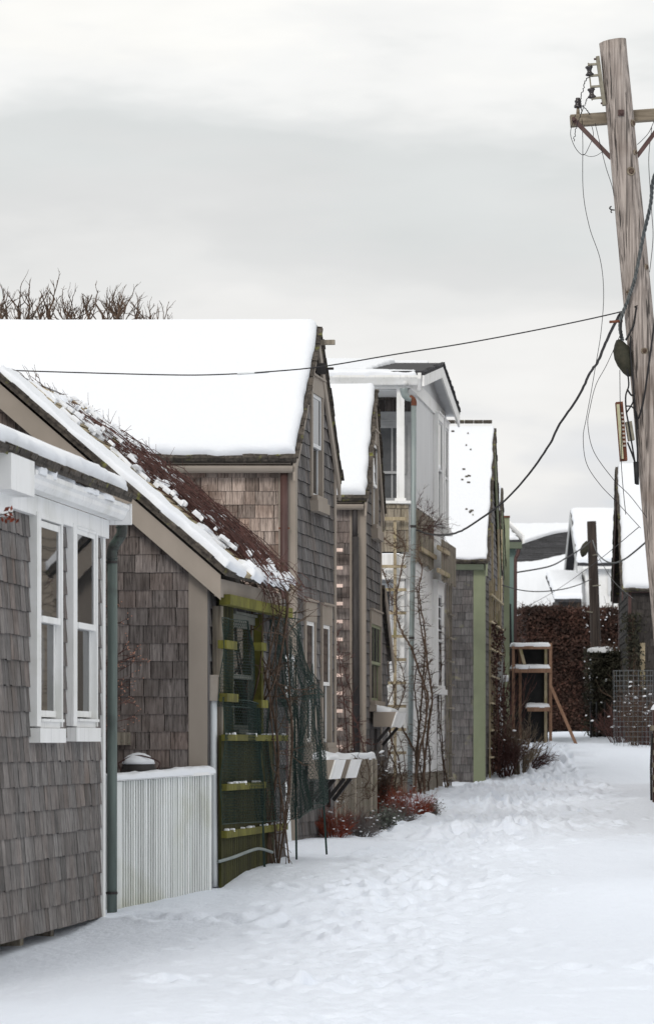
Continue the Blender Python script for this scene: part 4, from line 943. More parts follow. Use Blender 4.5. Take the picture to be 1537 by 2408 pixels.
m.prism([V((DX - LD - .5, gy + .14, zg)), V((DX - LD - .5, gy, zg)), V((DX - LD - .5, gy, zg - .03)), V((DX - LD - .5, gy + .03, zg - .075)), V((DX - LD - .5, gy + .06, zg - .125)), V((DX - LD - .5, gy + .14, zg - .125))], (xg - DX + LD + .5, 0, 0))
m.build('gutter', 'white_paint', wd)
m = MB(); m.prism([V((xg, gy - .02, zg + .03)), V((xg, gy + .2, zg + .06)), V((xg, gy + .2, zg - .2)), V((xg, gy + .1, zg - .2)), V((xg, gy - .02, zg - .05))], (.05, 0, 0)); m.build('gutter_end', 'white_paint', wd)
s = snow_sheet(V((DX - LD - .5, gy + .005, zg)), V((xg - .02, gy + .005, zg)), V((xg - .02, gy + .15, zg + .05)), V((DX - LD - .5, gy + .15, zg + .05)), .05, .05, 8, (1, 1, 0, 1), .01, .8); s.build('gutter_snow', 'snow', wd, True)
m = MB(); m.tube([P(953, 884, 47.9), P(953, 893, 47.88), P(952, 905, 47.86)], .045, 10); m.build('gutter_outlet', 'white_paint', wd, True)
# lower storey
zm = ZZ(1298, 48)
m = MB(); shingles(m, Wall((DX, DY, 0), (1, 0, 0), (0, -1, 0)), [(-LD, zm), (.0, zm), (.0, zsill - .03), (-LD, zsill - .03)], .30, (.09, .17), 62, th=.02); m.build('skirt_shingles', 'grey_wood', wd)
m = MB(); m.bx(DX - LD, DX - .1, DY + .05, DY + .3, zm, zsill - .04); m.build('sheathing', 'dark_backing', wd)
m = MB(); m.bx(DX - LD, XX(953, 48), DY - .015, DY + .2, ZZ(1362, 48), ZZ(1303, 48)); FD.box(m, .0, ZZ(1362, 48), T1, ZZ(1303, 48), -.2, -.04); m.build('beam', 'white_paint', wd)
m = MB(); m.bx(DX - LD, DX + .02, DY + .75, DY + .85, zlow, zm); m.build('back_wall', 'white_shaded', wd)
BW2 = front(DX, DY + .75); r0 = BW2.px(880, 1500)[0]; r1 = BW2.px(923, 1500)[0]
window(wd, BW2, r0, ZZ(1730, 48.7), r1, ZZ(1385, 48.7), cas=.05, head=.06, mt='white_shaded', ms='white_shaded', rec=-.03, pr=.05, sill=False, gl='interior')
m = MB(); m.bx(XX(930, 48), XX(950, 48), DY + .03, DY + .14, zlow, ZZ(1362, 48)); m.build('porch_post', 'white_paint', wd)
m = MB(); m.bx(DX - LD, XX(953, 48), DY + .0, DY + .05, zlow, ZZ(1605, 48)); m.bx(DX - LD, XX(955, 48), DY - .012, DY + .055, ZZ(1712, 48), ZZ(1700, 48)); m.build('lower_panel', 'white_paint', wd)
m = MB(); FD.box(m, .16, zlow, GLD, zsill - .034, -.14, -.0); m.build('wall', 'white_paint', wd)
rw = rect_px(FD, 1019.5, 1400, 1028, 1612)
window(wd, FD, rw[0], rw[1], rw[2], rw[3], cas=.22, head=.2, pr=.07, rec=-.03, mt='white_paint', ms='white_shaded', apron=.08, munt=(0, 3))
m = MB(); FD.box(m, .02, g0 - .3, GLD, zlow - .003, -.1, -.02); m.bx(DX - LD, DX - .02, DY + .03, DY + .1, g0 - .3, zlow - .003); m.build('skirting', 'grey_wood', wd)
# slatted balcony skirt on the alley side
m = MB(); u = .3; rg = random.Random(3)
while u < GLD - .1:
    n_ = .03 if u < 3.2 else .16; lo = ZZ(1326, 49.5) if u < 3.2 else ZZ(1368, 52); FD.box(m, u, lo + rg.uniform(-.04, .03), u + .05, zsill - .05 - (0 if u < 3.2 else .28), n_, n_ + .025, rg.random()); u += .072
m.build('slat_skirt', 'grey_wood', wd)
for (x0, y0, x1, y1, n_) in ((984, 1289, 1021, 1312, .06), (1026, 1282, 1052, 1307, .19), (1026, 1337, 1052, 1358, .19)):
    a = FD.px(x0, y0, n_); b = FD.px(x1, y1, n_); m = MB(); zz_ = (a[1] + b[1]) / 2; FD.box(m, a[0], zz_ - .03, min(b[0], GLD), zz_ + .03, n_, n_ + .035, .8); m.build('slat_rail', 'lath_wood', wd)
# downpipe with swan neck
YP = 47.75
m = MB(); m.tube(bez([P(949, 913, YP), P(951, 928, YP), P(959, 936, YP), P(967, 938, YP)], 4), [.055, .055, .054, .052, .05, .05, .048, .046, .044, .04, .04, .04, .038], 12); f_ = m.build('downpipe_neck', 'galvanised', wd, True)
m = MB(); m.tube(bez([P(962, 934, YP), P(969, 938, YP), P(972.5, 945, YP), P(972.5, 954, YP)], 4), .039, 12); m.build('downpipe_elbow', 'rust', wd, True)
m = MB(); m.tube([P(972.2, 952, YP), P(971.5, 1240, YP), P(967, 1500, YP), P(962.5, 1885, YP)], .0365, 12); dd_ = m.build('downpipe', 'galvanised', wd, True)
for y, x in ((1238, 971.5), (1500, 967)):
    m = MB(); m.tube([P(x, y - 3, YP), P(x, y + 3, YP)], .04, 10); m.build('strap', 'black_metal', dd_)

# lattice ladder trellis and roses
tr = thing('lattice_trellis', 'weathered single-stile lattice trellis before the white porch house, carrying a bare rose', 'trellis', P(928, 1850, 47.85)); rg = random.Random(6)
YT = 47.88; m = MB(); m.bx(XX(924.5, YT), XX(931.8, YT), YT, YT + .03, g0 - .1, ZZ(1226, YT)); m.build('stile', 'lath_wood', tr)
for k in range(9):
    y = 1332 + 54.8 * k; m = MB(); m.bx(XX(893, YT), XX(954.5, YT), YT - .022, YT - .001, ZZ(y + 3.5, YT), ZZ(y - 3.5, YT), rg.random()); m.build('rail', 'lath_wood', tr)
m = MB(); m.bx(XX(893, YT), XX(955, YT), YT - .03, YT - .001, ZZ(1224, YT), ZZ(1216, YT)); m.build('rail', 'lath_wood', tr)
def rose(name, label, base, lines, mat, seed, Y, tw=5, twl=(.05, .16), r0=.016):
    t = thing(name, label, 'rose vine', base); rg = random.Random(seed); m = MB()
    for ln in lines:
        dy = rg.uniform(-.12, .1); pts = bez([P(x + rg.uniform(-2, 2), y, Y + dy) for x, y in ln], 6); n_ = len(pts); r_ = r0 * rg.uniform(.7, 1.1)
        pts = [p + V((rg.gauss(0, .004), rg.gauss(0, .004), 0)) for p in pts]
        m.tube(pts, [r_ * (1 - .6 * i / n_) for i in range(n_)], 6, rg.random())
        for j in range(int(n_ * tw / 5)):
            p = pts[rg.randint(2, n_ - 1)]; branch(m, p, (rg.gauss(0, 1), rg.gauss(0, .5), rg.gauss(.5, .6)), rg.uniform(*twl), .0045, rg.choice((0, 0, 1)), rg, .6, 0, 3, 3, .2)
    m.build('cane', mat, t); return t
rose('climbing_rose', 'thorny bare rose winding up the trellis and grey downpipe of the white house', P(985, 1865, 47.4),
     [[(972, 1862), (985, 1780), (1000, 1700), (1004, 1640), (994, 1600), (976, 1545), (966, 1525), (948, 1490), (934, 1455), (930, 1430), (932, 1400), (938, 1360), (946, 1320), (951, 1290), (944, 1268), (925, 1255)],
      [(985, 1862), (1001, 1780), (1010, 1700), (1016, 1645), (1008, 1600), (1000, 1520), (995, 1470), (986, 1420), (985, 1380), (990, 1340), (985, 1310), (981, 1280)],
      [(975, 1852), (982, 1750), (990, 1660), (993, 1600), (998, 1540), (990, 1480), (982, 1430), (980, 1380)],
      [(995, 1866), (1000, 1800), (992, 1740), (1002, 1680), (996, 1610), (1003, 1560), (999, 1500)],
      [(940, 1702), (960, 1742), (980, 1776), (994, 1830), (998, 1866)], [(990, 1866), (978, 1790), (985, 1700), (975, 1620), (982, 1560)], [(1008, 1860), (1012, 1790), (1004, 1720), (1012, 1660)]],
     'twig_brown', 3, 47.45, tw=12)
rose('climbing_rose', 'tangled bare rose at the left foot of the trellis before the white porch house', P(915, 1870, 47.3),
     [[(915, 1860), (908, 1800), (922, 1740), (905, 1690), (900, 1640), (908, 1580), (915, 1530)], [(945, 1850), (935, 1790), (918, 1720), (940, 1660), (950, 1620), (945, 1580), (930, 1545)],
      [(925, 1860), (930, 1810), (912, 1760), (905, 1700), (928, 1650), (915, 1590), (905, 1560)], [(897, 1700), (915, 1640), (935, 1600), (952, 1625)], [(897, 1262), (912, 1275), (930, 1288), (940, 1290)],
      [(897, 1335), (908, 1360), (915, 1395), (920, 1425)], [(900, 1860), (895, 1800), (905, 1760)], [(935, 1862), (950, 1800), (940, 1740)]], 'twig_brown', 4, 47.35, tw=9, r0=.011)
rose('climbing_rose', 'thin bare rose canes at the right end of the white house, nearest the mossy shingles', P(1045, 1850, 52.5),
     [[(1045, 1852), (1040, 1800), (1033, 1740), (1030, 1650), (1034, 1560), (1030, 1480)], [(1052, 1850), (1044, 1790), (1037, 1700), (1038, 1600), (1033, 1500), (1036, 1420)], [(1028, 1852), (1026, 1760), (1031, 1660), (1027, 1560)]], 'twig_brown', 5, 52.3, tw=10, r0=.012)
t = thing('vine_tangle', 'dense ball of bare red-brown vine under the balcony of the white house', 'vine', P(995, 1250, 49)); m = MB(); rg = random.Random(8)
for k in range(46): branch(m, FD.pt(rg.uniform(.25, 2.6), ZZ(rg.uniform(1215, 1262), 49.3), rg.uniform(.03, .10)), (rg.gauss(.3, .6), rg.gauss(0, .6), rg.gauss(.3, .7)), rg.uniform(.15, .35), .005, 2, rg, .7, .03, 4, 3, .25)
m.build('stem', 'twig_red', t)
# stack of planks / trellis at house's far end
tl = thing('corner_trellis', 'weathered narrow trellis at the far alley corner of the white house by the mossy shingles', 'trellis', FD.pt(4.6, G(1.7, 52.6), .25)); m = MB(); rg = random.Random(9)
for u in (4.9, 5.3, 5.62): m.bar(FD.pt(u, g0 - .1, .10), FD.pt(u + .03, ZZ(1375, 53), .10), .03, .022, FD.n, rg.random())
for k in range(8): zz_ = ZZ(1830 - 55 * k, 53); m.bar(FD.pt(4.85, zz_, .13), FD.pt(5.72, zz_, .13), .045, .022, UP, rg.random())
m.build('lattice', 'grey_wood', tl)
m = MB(); m.tube(bez([P(1038, 1866, 50.5), P(1055, 1861, 50.5), P(1075, 1858, 50.8), P(1094, 1860, 50.8)], 5), .012, 6); o = m.build('garden_hose', 'black', None, True); tag(o, 'black hose end curving over the snow beside the roses', 'hose')

# ================================================================== 11. shrubs along the fence foot
def rb(x, y, Y): return V((XX(x, Y), Y, G(XX(x, Y), Y)))
SG = 'low shrubs along the house fronts'
shrub('barberry_shrub', 'low rust-red twiggy shrub, leftmost at the foot of the weathered fence', rb(785, 1975, 33.3), .37, .44, 95, 'twig_rust', 1, SG, .003, 2, kids=(3, 5), spread=.6, snowc=16)
shrub('twiggy_shrub', 'low dull brown twiggy shrub dusted with snow between the red and green shrubs', rb(848, 1978, 33.7), .31, .40, 90, 'twig_grey', 2, SG, .003, 2, kids=(3, 5), spread=.6, snowc=22)
shrub('barberry_shrub', 'dark red-brown twiggy shrub behind the dull brown one at the fence foot', rb(838, 1960, 35), .36, .38, 75, 'twig_red', 12, SG, .003, 2, kids=(3, 5), spread=.6, snowc=18)
shrub('lavender_shrub', 'small grey-green leafy shrub with snow on top at the fence corner', rb(902, 1958, 35.6), .31, .31, 66, 'twig_grey', 3, SG, .003, 2, kids=(3, 5), spread=.6, snowc=20, leafmat='leaf_green', nleaf=900, leafs=.016)
shrub('twiggy_shrub', 'grey twiggy dome shrub sprinkled with snow, middle of the low shrub row', rb(932, 1938, 38), .37, .40, 105, 'twig_grey', 4, SG, .003, 2, kids=(3, 5), spread=.6, snowc=24)
shrub('barberry_shrub', 'largest rust-red twiggy shrub below the grey downpipe', rb(968, 1932, 40.5), .46, .60, 135, 'twig_rust', 5, SG, .003, 2, kids=(3, 5), spread=.6, snowc=22)
shrub('barberry_shrub', 'rust-red shrub half hidden behind the grey dome shrub', rb(915, 1915, 41.5), .44, .46, 95, 'twig_rust', 15, SG, .003, 2, kids=(3, 5), spread=.6, snowc=10)
shrub('lavender_shrub', 'snow-dusted grey-green rounded shrub at the right end of the low shrub row', rb(1008, 1932, 40.8), .32, .28, 75, 'twig_grey', 6, SG, .003, 2, kids=(3, 5), spread=.6, snowc=30, leafmat='leaf_green', nleaf=700, leafs=.014)
shrub('vine_bush', 'dark bramble mass right of the weathered fence end below the window box', rb(888, 1900, 41.8), .80, .40, 75, 'twig_brown', 7, None, .006, 3, kids=(2, 4), spread=.6, snowc=26, leafmat='hedge_leaf', nleaf=420, leafs=.014)
shrub('vine_bush', 'bare brown briar behind the weathered fence against the dark downpipe', rb(815, 1900, 39.2), 1.0, .55, 40, 'twig_brown', 8, None, .007, 3, kids=(3, 5), spread=.7, snowc=26)
t = rose('climbing_rose', 'thin bare briar stems climbing the brown wall among the pale ladder rungs', P(815, 1800, 39), [[(820, 1800), (812, 1700), (806, 1620), (800, 1560), (793, 1500), (790, 1470)], [(833, 1790), (830, 1700), (826, 1640), (812, 1590), (800, 1530)], [(800, 1790), (790, 1720), (786, 1650), (790, 1600)],
      [(862, 1790), (850, 1740), (838, 1700), (815, 1660), (795, 1640)], [(783, 1800), (810, 1760), (845, 1745), (872, 1752)]], 'twig_red', 6, 39.2, tw=7, r0=.008)
rose('fence_briar', 'bare dark briar stems hanging over the front of the weathered fence', P(850, 1900, 37.2), [[(808, 1780), (815, 1830), (806, 1870), (800, 1895)], [(862, 1785), (868, 1830), (860, 1850), (866, 1880), (878, 1850)], [(835, 1780), (842, 1800), (850, 1830)], [(795, 1785), (800, 1840), (792, 1880)]], 'twig_brown', 16, 37.3, tw=6, r0=.007)

# ================================================================== 12. GREEN-TRIMMED COTTAGE E, F, G
EX, EY, ED = XX(1137, 58), 58.0, .0965
hE, FE, NE, GLE = gable_house('shingled_cottage', 'mossy grey shingled cottage with pale green corner boards and thin snow on its roof', (EX, EY, G(EX, EY)), EX, EY, ED, 4.6, G(EX, EY) - .2, CZ + 3.125, CZ + 5.40, 2.6,
    mn='shingle_moss', mg='shingle_moss', trim='green_trim', seed=55, e=.127, snow=.04, cb=.175, gutter=None, og=.07, wid=(.11, .21), rake=.16)
m = MB(); m.bx(XX(1040, 57.86), XX(1137, 57.86), 57.84, 57.98, ZZ(1340, 57.86), ZZ(1327, 57.86)); m.build('eave_board', 'green_dark', hE)
m = MB(); rg = random.Random(2); nrE = V((0, -.989, 1)).normalized()
for k in range(15):     # bare tips through the thin snow
    f = rg.choice((.93, .55, .3, .62, .8)) + rg.uniform(-.03, .03); x = EX - rg.uniform(.02, .5) if f > .9 else EX - rg.uniform(.12, .35)
    y = EY - .15 + f * 2.45; z = CZ + 3.125 + (y - EY) * .989 + .165; m.box(V((x, y, z)), (rg.uniform(.015, .055), 0, 0), V((0, .022, .022)), nrE * .02, rg.random())
m.build('bare_shingles', 'roof_edge', hE)
m = MB()
for k in range(9): m.bar(V((EX + .24, EY + 2.3, CZ + 5.575)) - V((.16 * k, 0, 0)), V((EX + .09, EY + 2.3, CZ + 5.575)) - V((.16 * k, 0, 0)), .14, .05, UP, .4)
m.build('ridge_cap', 'roof_edge', hE)
m = MB(); bx0 = P(1166, 1622, 61); m.bx(XX(1166, 61), XX(1181, 61), 61, 61.2, ZZ(1617, 61), ZZ(1556, 61)); me_ = m.build('meter_box', 'box_grey', hE)
m = MB(); m.lathe(V((XX(1187, 61), 61.1, ZZ(1595, 61))), [(.06, -.05), (.06, .06)], (1, 0, 0), 12); m.build('meter', 'white_shaded', me_, True)
m = MB(); m.tube([P(1172, 1615, 61.05), P(1172, 1650, 61.05), P(1176, 1680, 61.05), P(1177, 1800, 61.05)], .035, 8); m.build('conduit', 'pvc', me_, True)
t = thing('wall_lattice', 'lichen-covered lattice on the alley gable of the green-trimmed cottage', 'trellis', FE.pt(2, G(2.8, 60), .06)); m = MB(); rg = random.Random(3)
for u in (.55, 1.3, 2.1, 2.9, 3.7, 4.4): m.bar(FE.pt(u, G(2.8, 60) - .1, .07), FE.pt(u, ZZ(1385 - 40 * rg.random(), 60), .07), .04, .03, FE.n, rg.random())
for k in range(7): m.bar(FE.pt(.2, ZZ(1780 - 62 * k, 60), .10), FE.pt(4.5, ZZ(1780 - 62 * k, 60), .10), .05, .03, UP, rg.random())
for u, a, b in ((1.0, 1420, 1240), (3.2, 1430, 1235)): m.bar(FE.pt(u, ZZ(a, 60), .09), FE.pt(u, ZZ(b, 60), .09), .09, .03, FE.n, .8)
m.build('lattice', 'lath_wood', t)
t = thing('wall_vine', 'dark red-brown vine covering the lower gable of the green-trimmed cottage', 'vine', FE.pt(2, G(2.8, 60), .2)); m = MB(); tips = []; rg = random.Random(4)
for k in range(26): branch(m, FE.pt(rg.uniform(.5, 4.6), G(2.8, 60) - .05, rg.uniform(.08, .22)), (rg.gauss(0, .12), rg.gauss(0, .2), 1), rg.uniform(1.2, 2.3), .011, 2, rg, .35, 0, 6, 4, .08, (4, 7), .14, tips, .1)
m.build('stem', 'twig_red', t); m = MB()
for k in range(1900):
    zz_ = G(2.8, 60) + 2.55 * rg.random() ** 1.3; leaf(m, FE.pt(rg.uniform(.55, 4.7), zz_, rg.uniform(.07, .26 if zz_ < CZ + 1 else .15)), rg.uniform(.02, .045), rg)
m.build('foliage', 'hedge_leaf', t)

FX, FY = XX(1179, 68.3) - .174 - .05, 66.5
hF, FF, NF, GLF = gable_house('shingled_cottage', 'cottage glimpsed as a thin snowy gable edge with olive trim behind the mossy shingled cottage', (FX, FY, G(FX, FY)), FX, FY, ED, 3.6, G(FX, FY) - .2, CZ + 3.4, CZ + 4.95, 2.6,
    mn='shingle_moss', mg='shingle_moss', trim='green_trim', seed=56, snow=.07, cb=.15, gutter=None, rake=.16)
m = MB(); m.bx(XX(1183.5, 70), XX(1197, 70), 70, 70.08, G(3.6, 70) - .2, ZZ(1217, 70)); m.build('trim_board', 'green_trim', hF, label='olive green vertical trim board')
m = MB(); m.bx(XX(1183, 70), XX(1198, 70), 69.96, 70.1, ZZ(1217, 70), ZZ(1213, 70)); m.build('cap_board', 'rust', hF)
for x, a, b in ((1174.5, 1380, 1232), (1179, 1420, 1245)):
    m = MB(); m.bx(XX(x - 1.8, 66.3), XX(x + 1.2, 66.3), 66.3, 66.34, ZZ(a, 66.3), ZZ(b, 66.3)); m.build('lath', 'lath_wood', hF)

gX = XX(1211, 72); hG = thing('teal_cottage', 'teal painted cottage end with green gutter and dark brown downpipe behind the green-trimmed cottages', 'house', (gX, 72, G(gX, 72)))
m = MB(); m.bx(gX - 3, gX, 72, 77, G(gX, 72) - .2, ZZ(1288, 72)); m.build('wall', 'teal_paint', hG)
gzt = ZZ(1275, 71.8); m = MB(); m.bx(gX - 2.5, XX(1226, 71.8), 71.75, 71.95, ZZ(1290, 71.8), gzt); m.build('gutter', 'green_dark', hG)
a = V((gX - 2.5, 71.9, gzt)); b = V((XX(1224, 71.9), 71.9, gzt)); c = P(1188, 1238, 74); d = V((gX - 2.5, 74, c.z)); m = MB(); m.prism([a, b, c, d], (0, 0, .05)); e_ = V((XX(1224, 77), 77, gzt)); m.prism([b, e_, c], (0, 0, .049)); m.build('roof', 'roof_slate', hG)
s = snow_sheet(a + V((0, .03, .05)), b + V((-.06, .03, .05)), c + V((0, 0, .05)), d + V((0, 0, .05)), .07, .1, 3, (1, 1, 1, 0)); s.build('roof_snow', 'snow', hG, True)
m = MB(); m.prism([b + V((.03, 0, -.02)), c + V((.03, 0, -.02)), c + V((.03, 0, .13)), b + V((.03, 0, .16))], (.04, 0, 0)); m.build('hip_board', 'white_paint', hG)
m = MB(); m.tube(bez([P(1219, 1292, 71.8), P(1216, 1304, 71.8), P(1212, 1312, 71.8), P(1211, 1330, 71.8), P(1210.5, 1500, 71.8), P(1209, 1742, 71.8)], 4), .036, 8); m.build('downpipe', 'brown_metal', hG, True)
m = MB(); m.tube(bez([P(1195, 1420, 71.3), P(1197, 1520, 71.3), P(1201, 1640, 71.3), P(1202, 1760, 71.3)], 4), .05, 6); m.build('cable_riser', 'black', hG, True)

# shrubs in front of E
shrub('bare_shrub', 'tall tan bare shrub at the right corner of the mossy shingled cottage', rb(1222, 1835, 59.5), 1.15, .60, 42, 'twig_tan', 21, None, .010, 2, kids=(3, 5), spread=.45, wob=.08, snowc=10)
shrub('bare_shrub', 'low spreading red-brown bare shrub leaning over the snowy path', rb(1245, 1815, 60.5), .60, .8, 42, 'twig_red', 22, None, .007, 2, (.35, 0), kids=(3, 5), spread=.5, snowc=8)
shrub('bare_shrub', 'dark bare bush beside the conduit of the mossy cottage', rb(1188, 1838, 59.2), 1.0, .6, 50, 'twig_red', 23, None, .007, 2, kids=(3, 5), spread=.5, snowc=6)

# ================================================================== 13. wooden stand
YS = 70.0; st_ = thing('wooden_stand', 'unfinished orange timber shelf stand with snowy boards and a leaning brace', 'stand', P(1260, 1747, YS)); gs = G(4.3, 70)
for i, (x, Y, yt) in enumerate(((1293.5, YS, 1512), (1282, YS + .7, 1525), (1206, YS, 1527), (1222, YS + .7, 1527))):
    m = MB(); X_ = XX(x, Y); m.bx(X_ - .028, X_ + .028, Y - .02, Y + .07, gs - .1, ZZ(yt, Y)); m.build('post', 'stand_wood' if i != 1 else 'lath_wood', st_)
for y, x0, x1, h_ in ((1523, 1203, 1295, .06), (1577, 1203, 1294, .085), (1668, 1238, 1294, .085)):
    m = MB(); m.bx(XX(x0, YS), XX(x1, YS), YS - .055, YS - .021, ZZ(y, YS) - h_ / 2, ZZ(y, YS) + h_ / 2); sb = m.build('shelf_rail', 'stand_wood', st_)
    m = MB(); m.bx(XX(x0, YS), XX(x1, YS) - .04, YS - .02, YS + .78, ZZ(y, YS) + h_ / 2 - .03, ZZ(y, YS) + h_ / 2); m.build('shelf_board', 'stand_wood', st_)
    q = ZZ(y, YS) + h_ / 2 + .001; s = snow_sheet(V((XX(x0, YS), YS - .05, q)), V((XX(x1 - 1, YS), YS - .05, q)), V((XX(x1 - 1, YS), YS + .75, q + .02)), V((XX(x0, YS), YS + .75, q + .02)), .07, .08, int(y), (1, 1, 1, 1), .02, .6); s.build('snow_cap', 'snow', st_, True)
m = MB(); m.bx(XX(1206, YS + .8), XX(1287, YS + .8), YS + .78, YS + .81, gs, ZZ(1525, YS + .8)); m.build('back_panel', 'black', st_)
m = MB(); m.bar(P(1295, 1616, YS), P(1354, 1752, YS - .8), .06, .05, (0, 1, 0)); m.build('brace', 'stand_wood', st_)
m = MB(); m.bar(P(1222, 1524, YS), P(1234, 1570, YS), .06, .04, (0, 1, 0)); m.build('brace', 'lath_wood', st_)

# ================================================================== 14. hedge, second pole, dark bush, cage
def hedge(name, label, x0, x1, yt, Y, dep, n, lm, seed, snowf=0, sfx=(0, 1), ls=(.035, .08), tw=60, cat='hedge'):
    g = G(XX((x0 + x1) / 2, Y), Y); X0, X1 = XX(x0, Y), XX(x1, Y); H = ZZ(yt, Y) - g; t = thing(name, label, cat, ((X0 + X1) / 2, Y + dep / 2, g)); rg = random.Random(seed)
    rd = lambda u, v, w: V((X0 + (X1 - X0) * u, Y + dep * w, g + H * v))
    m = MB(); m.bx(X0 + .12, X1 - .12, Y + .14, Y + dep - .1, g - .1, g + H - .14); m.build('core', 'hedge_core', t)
    m = MB(); pts = []
    for k in range(n):
        q = rg.random(); u, v = rg.random(), rg.random()
        if q < .72: p = rd(u, v, 0)
        elif q < .9: p = rd(u, 1, v)
        else: p = rd(rg.choice((0, 1)), v, u)
        b = .12 * float(vnoise(p.x * 2.1 + seed, p.z * 2.1 + p.y)) * 2 + .07 * float(vnoise(p.x * 6, p.z * 6, seed))
        p = p + V((rg.gauss(0, .03), b + rg.gauss(0, .05), b * .6 + rg.gauss(0, .04)))
        if p.z < g + .02: continue
        tn = min(max(.5 + 1.0 * float(fbm(p.x * 1.4, p.z * 1.4, seed + 2)) + rg.gauss(0, .22), 0), 1); leaf(m, p, rg.uniform(*ls), rg, tn, rg.random()); pts.append(p)
    m.build('foliage', lm, t); m = MB()
    for k in range(tw): p = rd(rg.random(), 1, rg.random() * .5); branch(m, p - V((0, 0, .08)), (rg.gauss(0, .25), rg.gauss(0, .25), 1), rg.uniform(.12, .32), .009, 1, rg, .5, 0, 3, 3, .15)
    m.build('foliage', 'twig_brown', t)  # these are bare twigs standing out of the clipped top
    if snowf:
        m = MB(); ps = [p for p in pts if sfx[0] < (p.x - X0) / (X1 - X0) < sfx[1]]
        for k in range(snowf): p = rg.choice(ps); s_ = rg.uniform(.012, .034); m.lathe(p + V((0, -.05, 0)), [(s_ * .6, 0), (s_, s_ * .4), (s_ * .3, s_)], UP, 6)
        m.build('snow_dusting', 'snow', t)
    return t
hedge('beech_hedge', 'tall clipped rust-brown hedge closing the far end of the alley', 1226, 1484, 1432, 87, 2.6, 30000, 'hedge_leaf', 5, 210, (.55, 1), (.022, .055))
tb = hedge('clipped_bush', 'dark square-clipped bush topped with snow in front of the tall rust-brown hedge', 1381, 1472, 1534, 75.5, 1.2, 5200, 'leaf_dark', 6, 22, (0, 1), (.02, .05), 25, 'bush')
m_ = snow_sheet(P(1382, 1533, 75.5), P(1436, 1533, 75.5), P(1436, 1530, 76.4), P(1382, 1530, 76.4), .09, .1, 9, (1, 1, 1, 1), .06, 1.2); m_.build('snow_cap', 'snow', tb, True)
for x in (1388, 1402, 1421, 1437):
    Y = 75.2; m = MB(); m.tube([P(x, 1650, Y), V((XX(x, Y), Y, G(XX(x, Y), Y) - .05))], .022, 6); m.build('stake', 'black', tb)

p2 = thing('utility_pole', 'short dark weathered pole rising from the hedge in the background', 'utility pole', P(1405, 1730, 80)); m = MB(); rg = random.Random(3)
pc = [P(1389.5, 1226, 80), P(1394, 1350, 80), P(1399, 1500, 80), P(1403, 1640, 80), P(1405, 1740, 80)]; m.tube(pc, [.105, .112, .12, .125, .13], 14); m.build('shaft', 'pole_dark', p2, True)
for y, x in ((1306, 1405), (1378, 1411), (1440, 1378)):
    m = MB(); m.tube([P(1392, y, 79.88), P(x, y - 2, 79.88)], .014, 5); m.build('bolt', 'bolt_metal', p2)
m = MB(); m.lathe(P(1373, 1292, 79.7), [(.02, -.18), (.08, -.1), (.10, 0), (.08, .1), (.02, .2)], (.3, 0, 1), 10); m.build('splice_case', 'leaf_dark', p2, True)

YC = 64.0; cg = thing('wire_cage', 'cylinder of grey wire mesh around snowy garden shrubs at the right edge', 'wire cage', P(1487, 1750, YC)); gc = G(XX(1487, YC), YC); m = MB(); cX = XX(1488, YC); R_ = .36; hC = ZZ(1576, YC) - gc
for k in range(26): a = 2 * math.pi * k / 26; m.tube([V((cX + R_ * math.cos(a), YC + R_ * math.sin(a), gc - .05)), V((cX + (R_ + .015) * math.cos(a + .03), YC + R_ * math.sin(a), gc + hC))], .0035, 4, cap=False)
for k in range(15): z_ = gc + hC * (k + .5) / 14.6; m.tube([V((cX + R_ * math.cos(2 * math.pi * i / 24) * 1.0, YC + R_ * math.sin(2 * math.pi * i / 24), z_)) for i in range(25)], .0035, 4, cap=False)
m.build('mesh', 'cage_wire', cg)
shrub('caged_shrub', 'leafless dark shrub with clumps of snow inside the wire mesh cylinder', V((cX, YC, gc)), 1.35, .55, 26, 'twig_brown', 31, None, .009, 2, kids=(3, 5), snowc=26)
shrub('bare_shrub', 'rusty bare shrub between the wire cage and the right cottage wall', V((cX + .35, YC + 1.6, gc)), 1.25, .7, 45, 'twig_red', 32, None, .008, 2, kids=(3, 5), snowc=20)
shrub('bare_shrub', 'low red-brown bare shrub behind the wire cage against the tall hedge', V((XX(1455, 70), 70, G(5.9, 70))), 1.0, .9, 45, 'twig_red', 33, None, .008, 2, kids=(3, 5), snowc=12)
# slatted gate at the right edge
YG = 44.0; sg = thing('slatted_gate', 'end of a grey slatted gate with black post and snow at the far right edge', 'gate', P(1545, 1885, YG)); gg = G(XX(1540, YG), YG); rg = random.Random(4)
for k in range(6):
    y = 1712 + 29 * k; m = MB(); m.bx(XX(1527 + 1.2 * k, YG), 4.30, YG - .02, YG + .015, ZZ(y + 6, YG), ZZ(y - 6, YG), rg.random()); m.build('slat', 'grey_wood', sg)
m = MB(); m.bx(XX(1534, YG), XX(1543, YG), YG + .017, YG + .10, gg - .1, ZZ(1668, YG)); m.build('post', 'brown_metal', sg)
s = snow_sheet(V((XX(1533, YG), YG + .01, ZZ(1667, YG))), V((XX(1546, YG), YG + .01, ZZ(1667, YG))), V((XX(1546, YG), YG + .12, ZZ(1667, YG))), V((XX(1533, YG), YG + .12, ZZ(1667, YG))), .07, .03, 4); s.build('snow_cap', 'snow', sg, True)
m = MB(); m.tube([P(1532, 1725, YG - .05), P(1529, 1800, YG - .05), P(1530, 1882, YG - .05)], .014, 6); m.build('stake', 'black', sg)

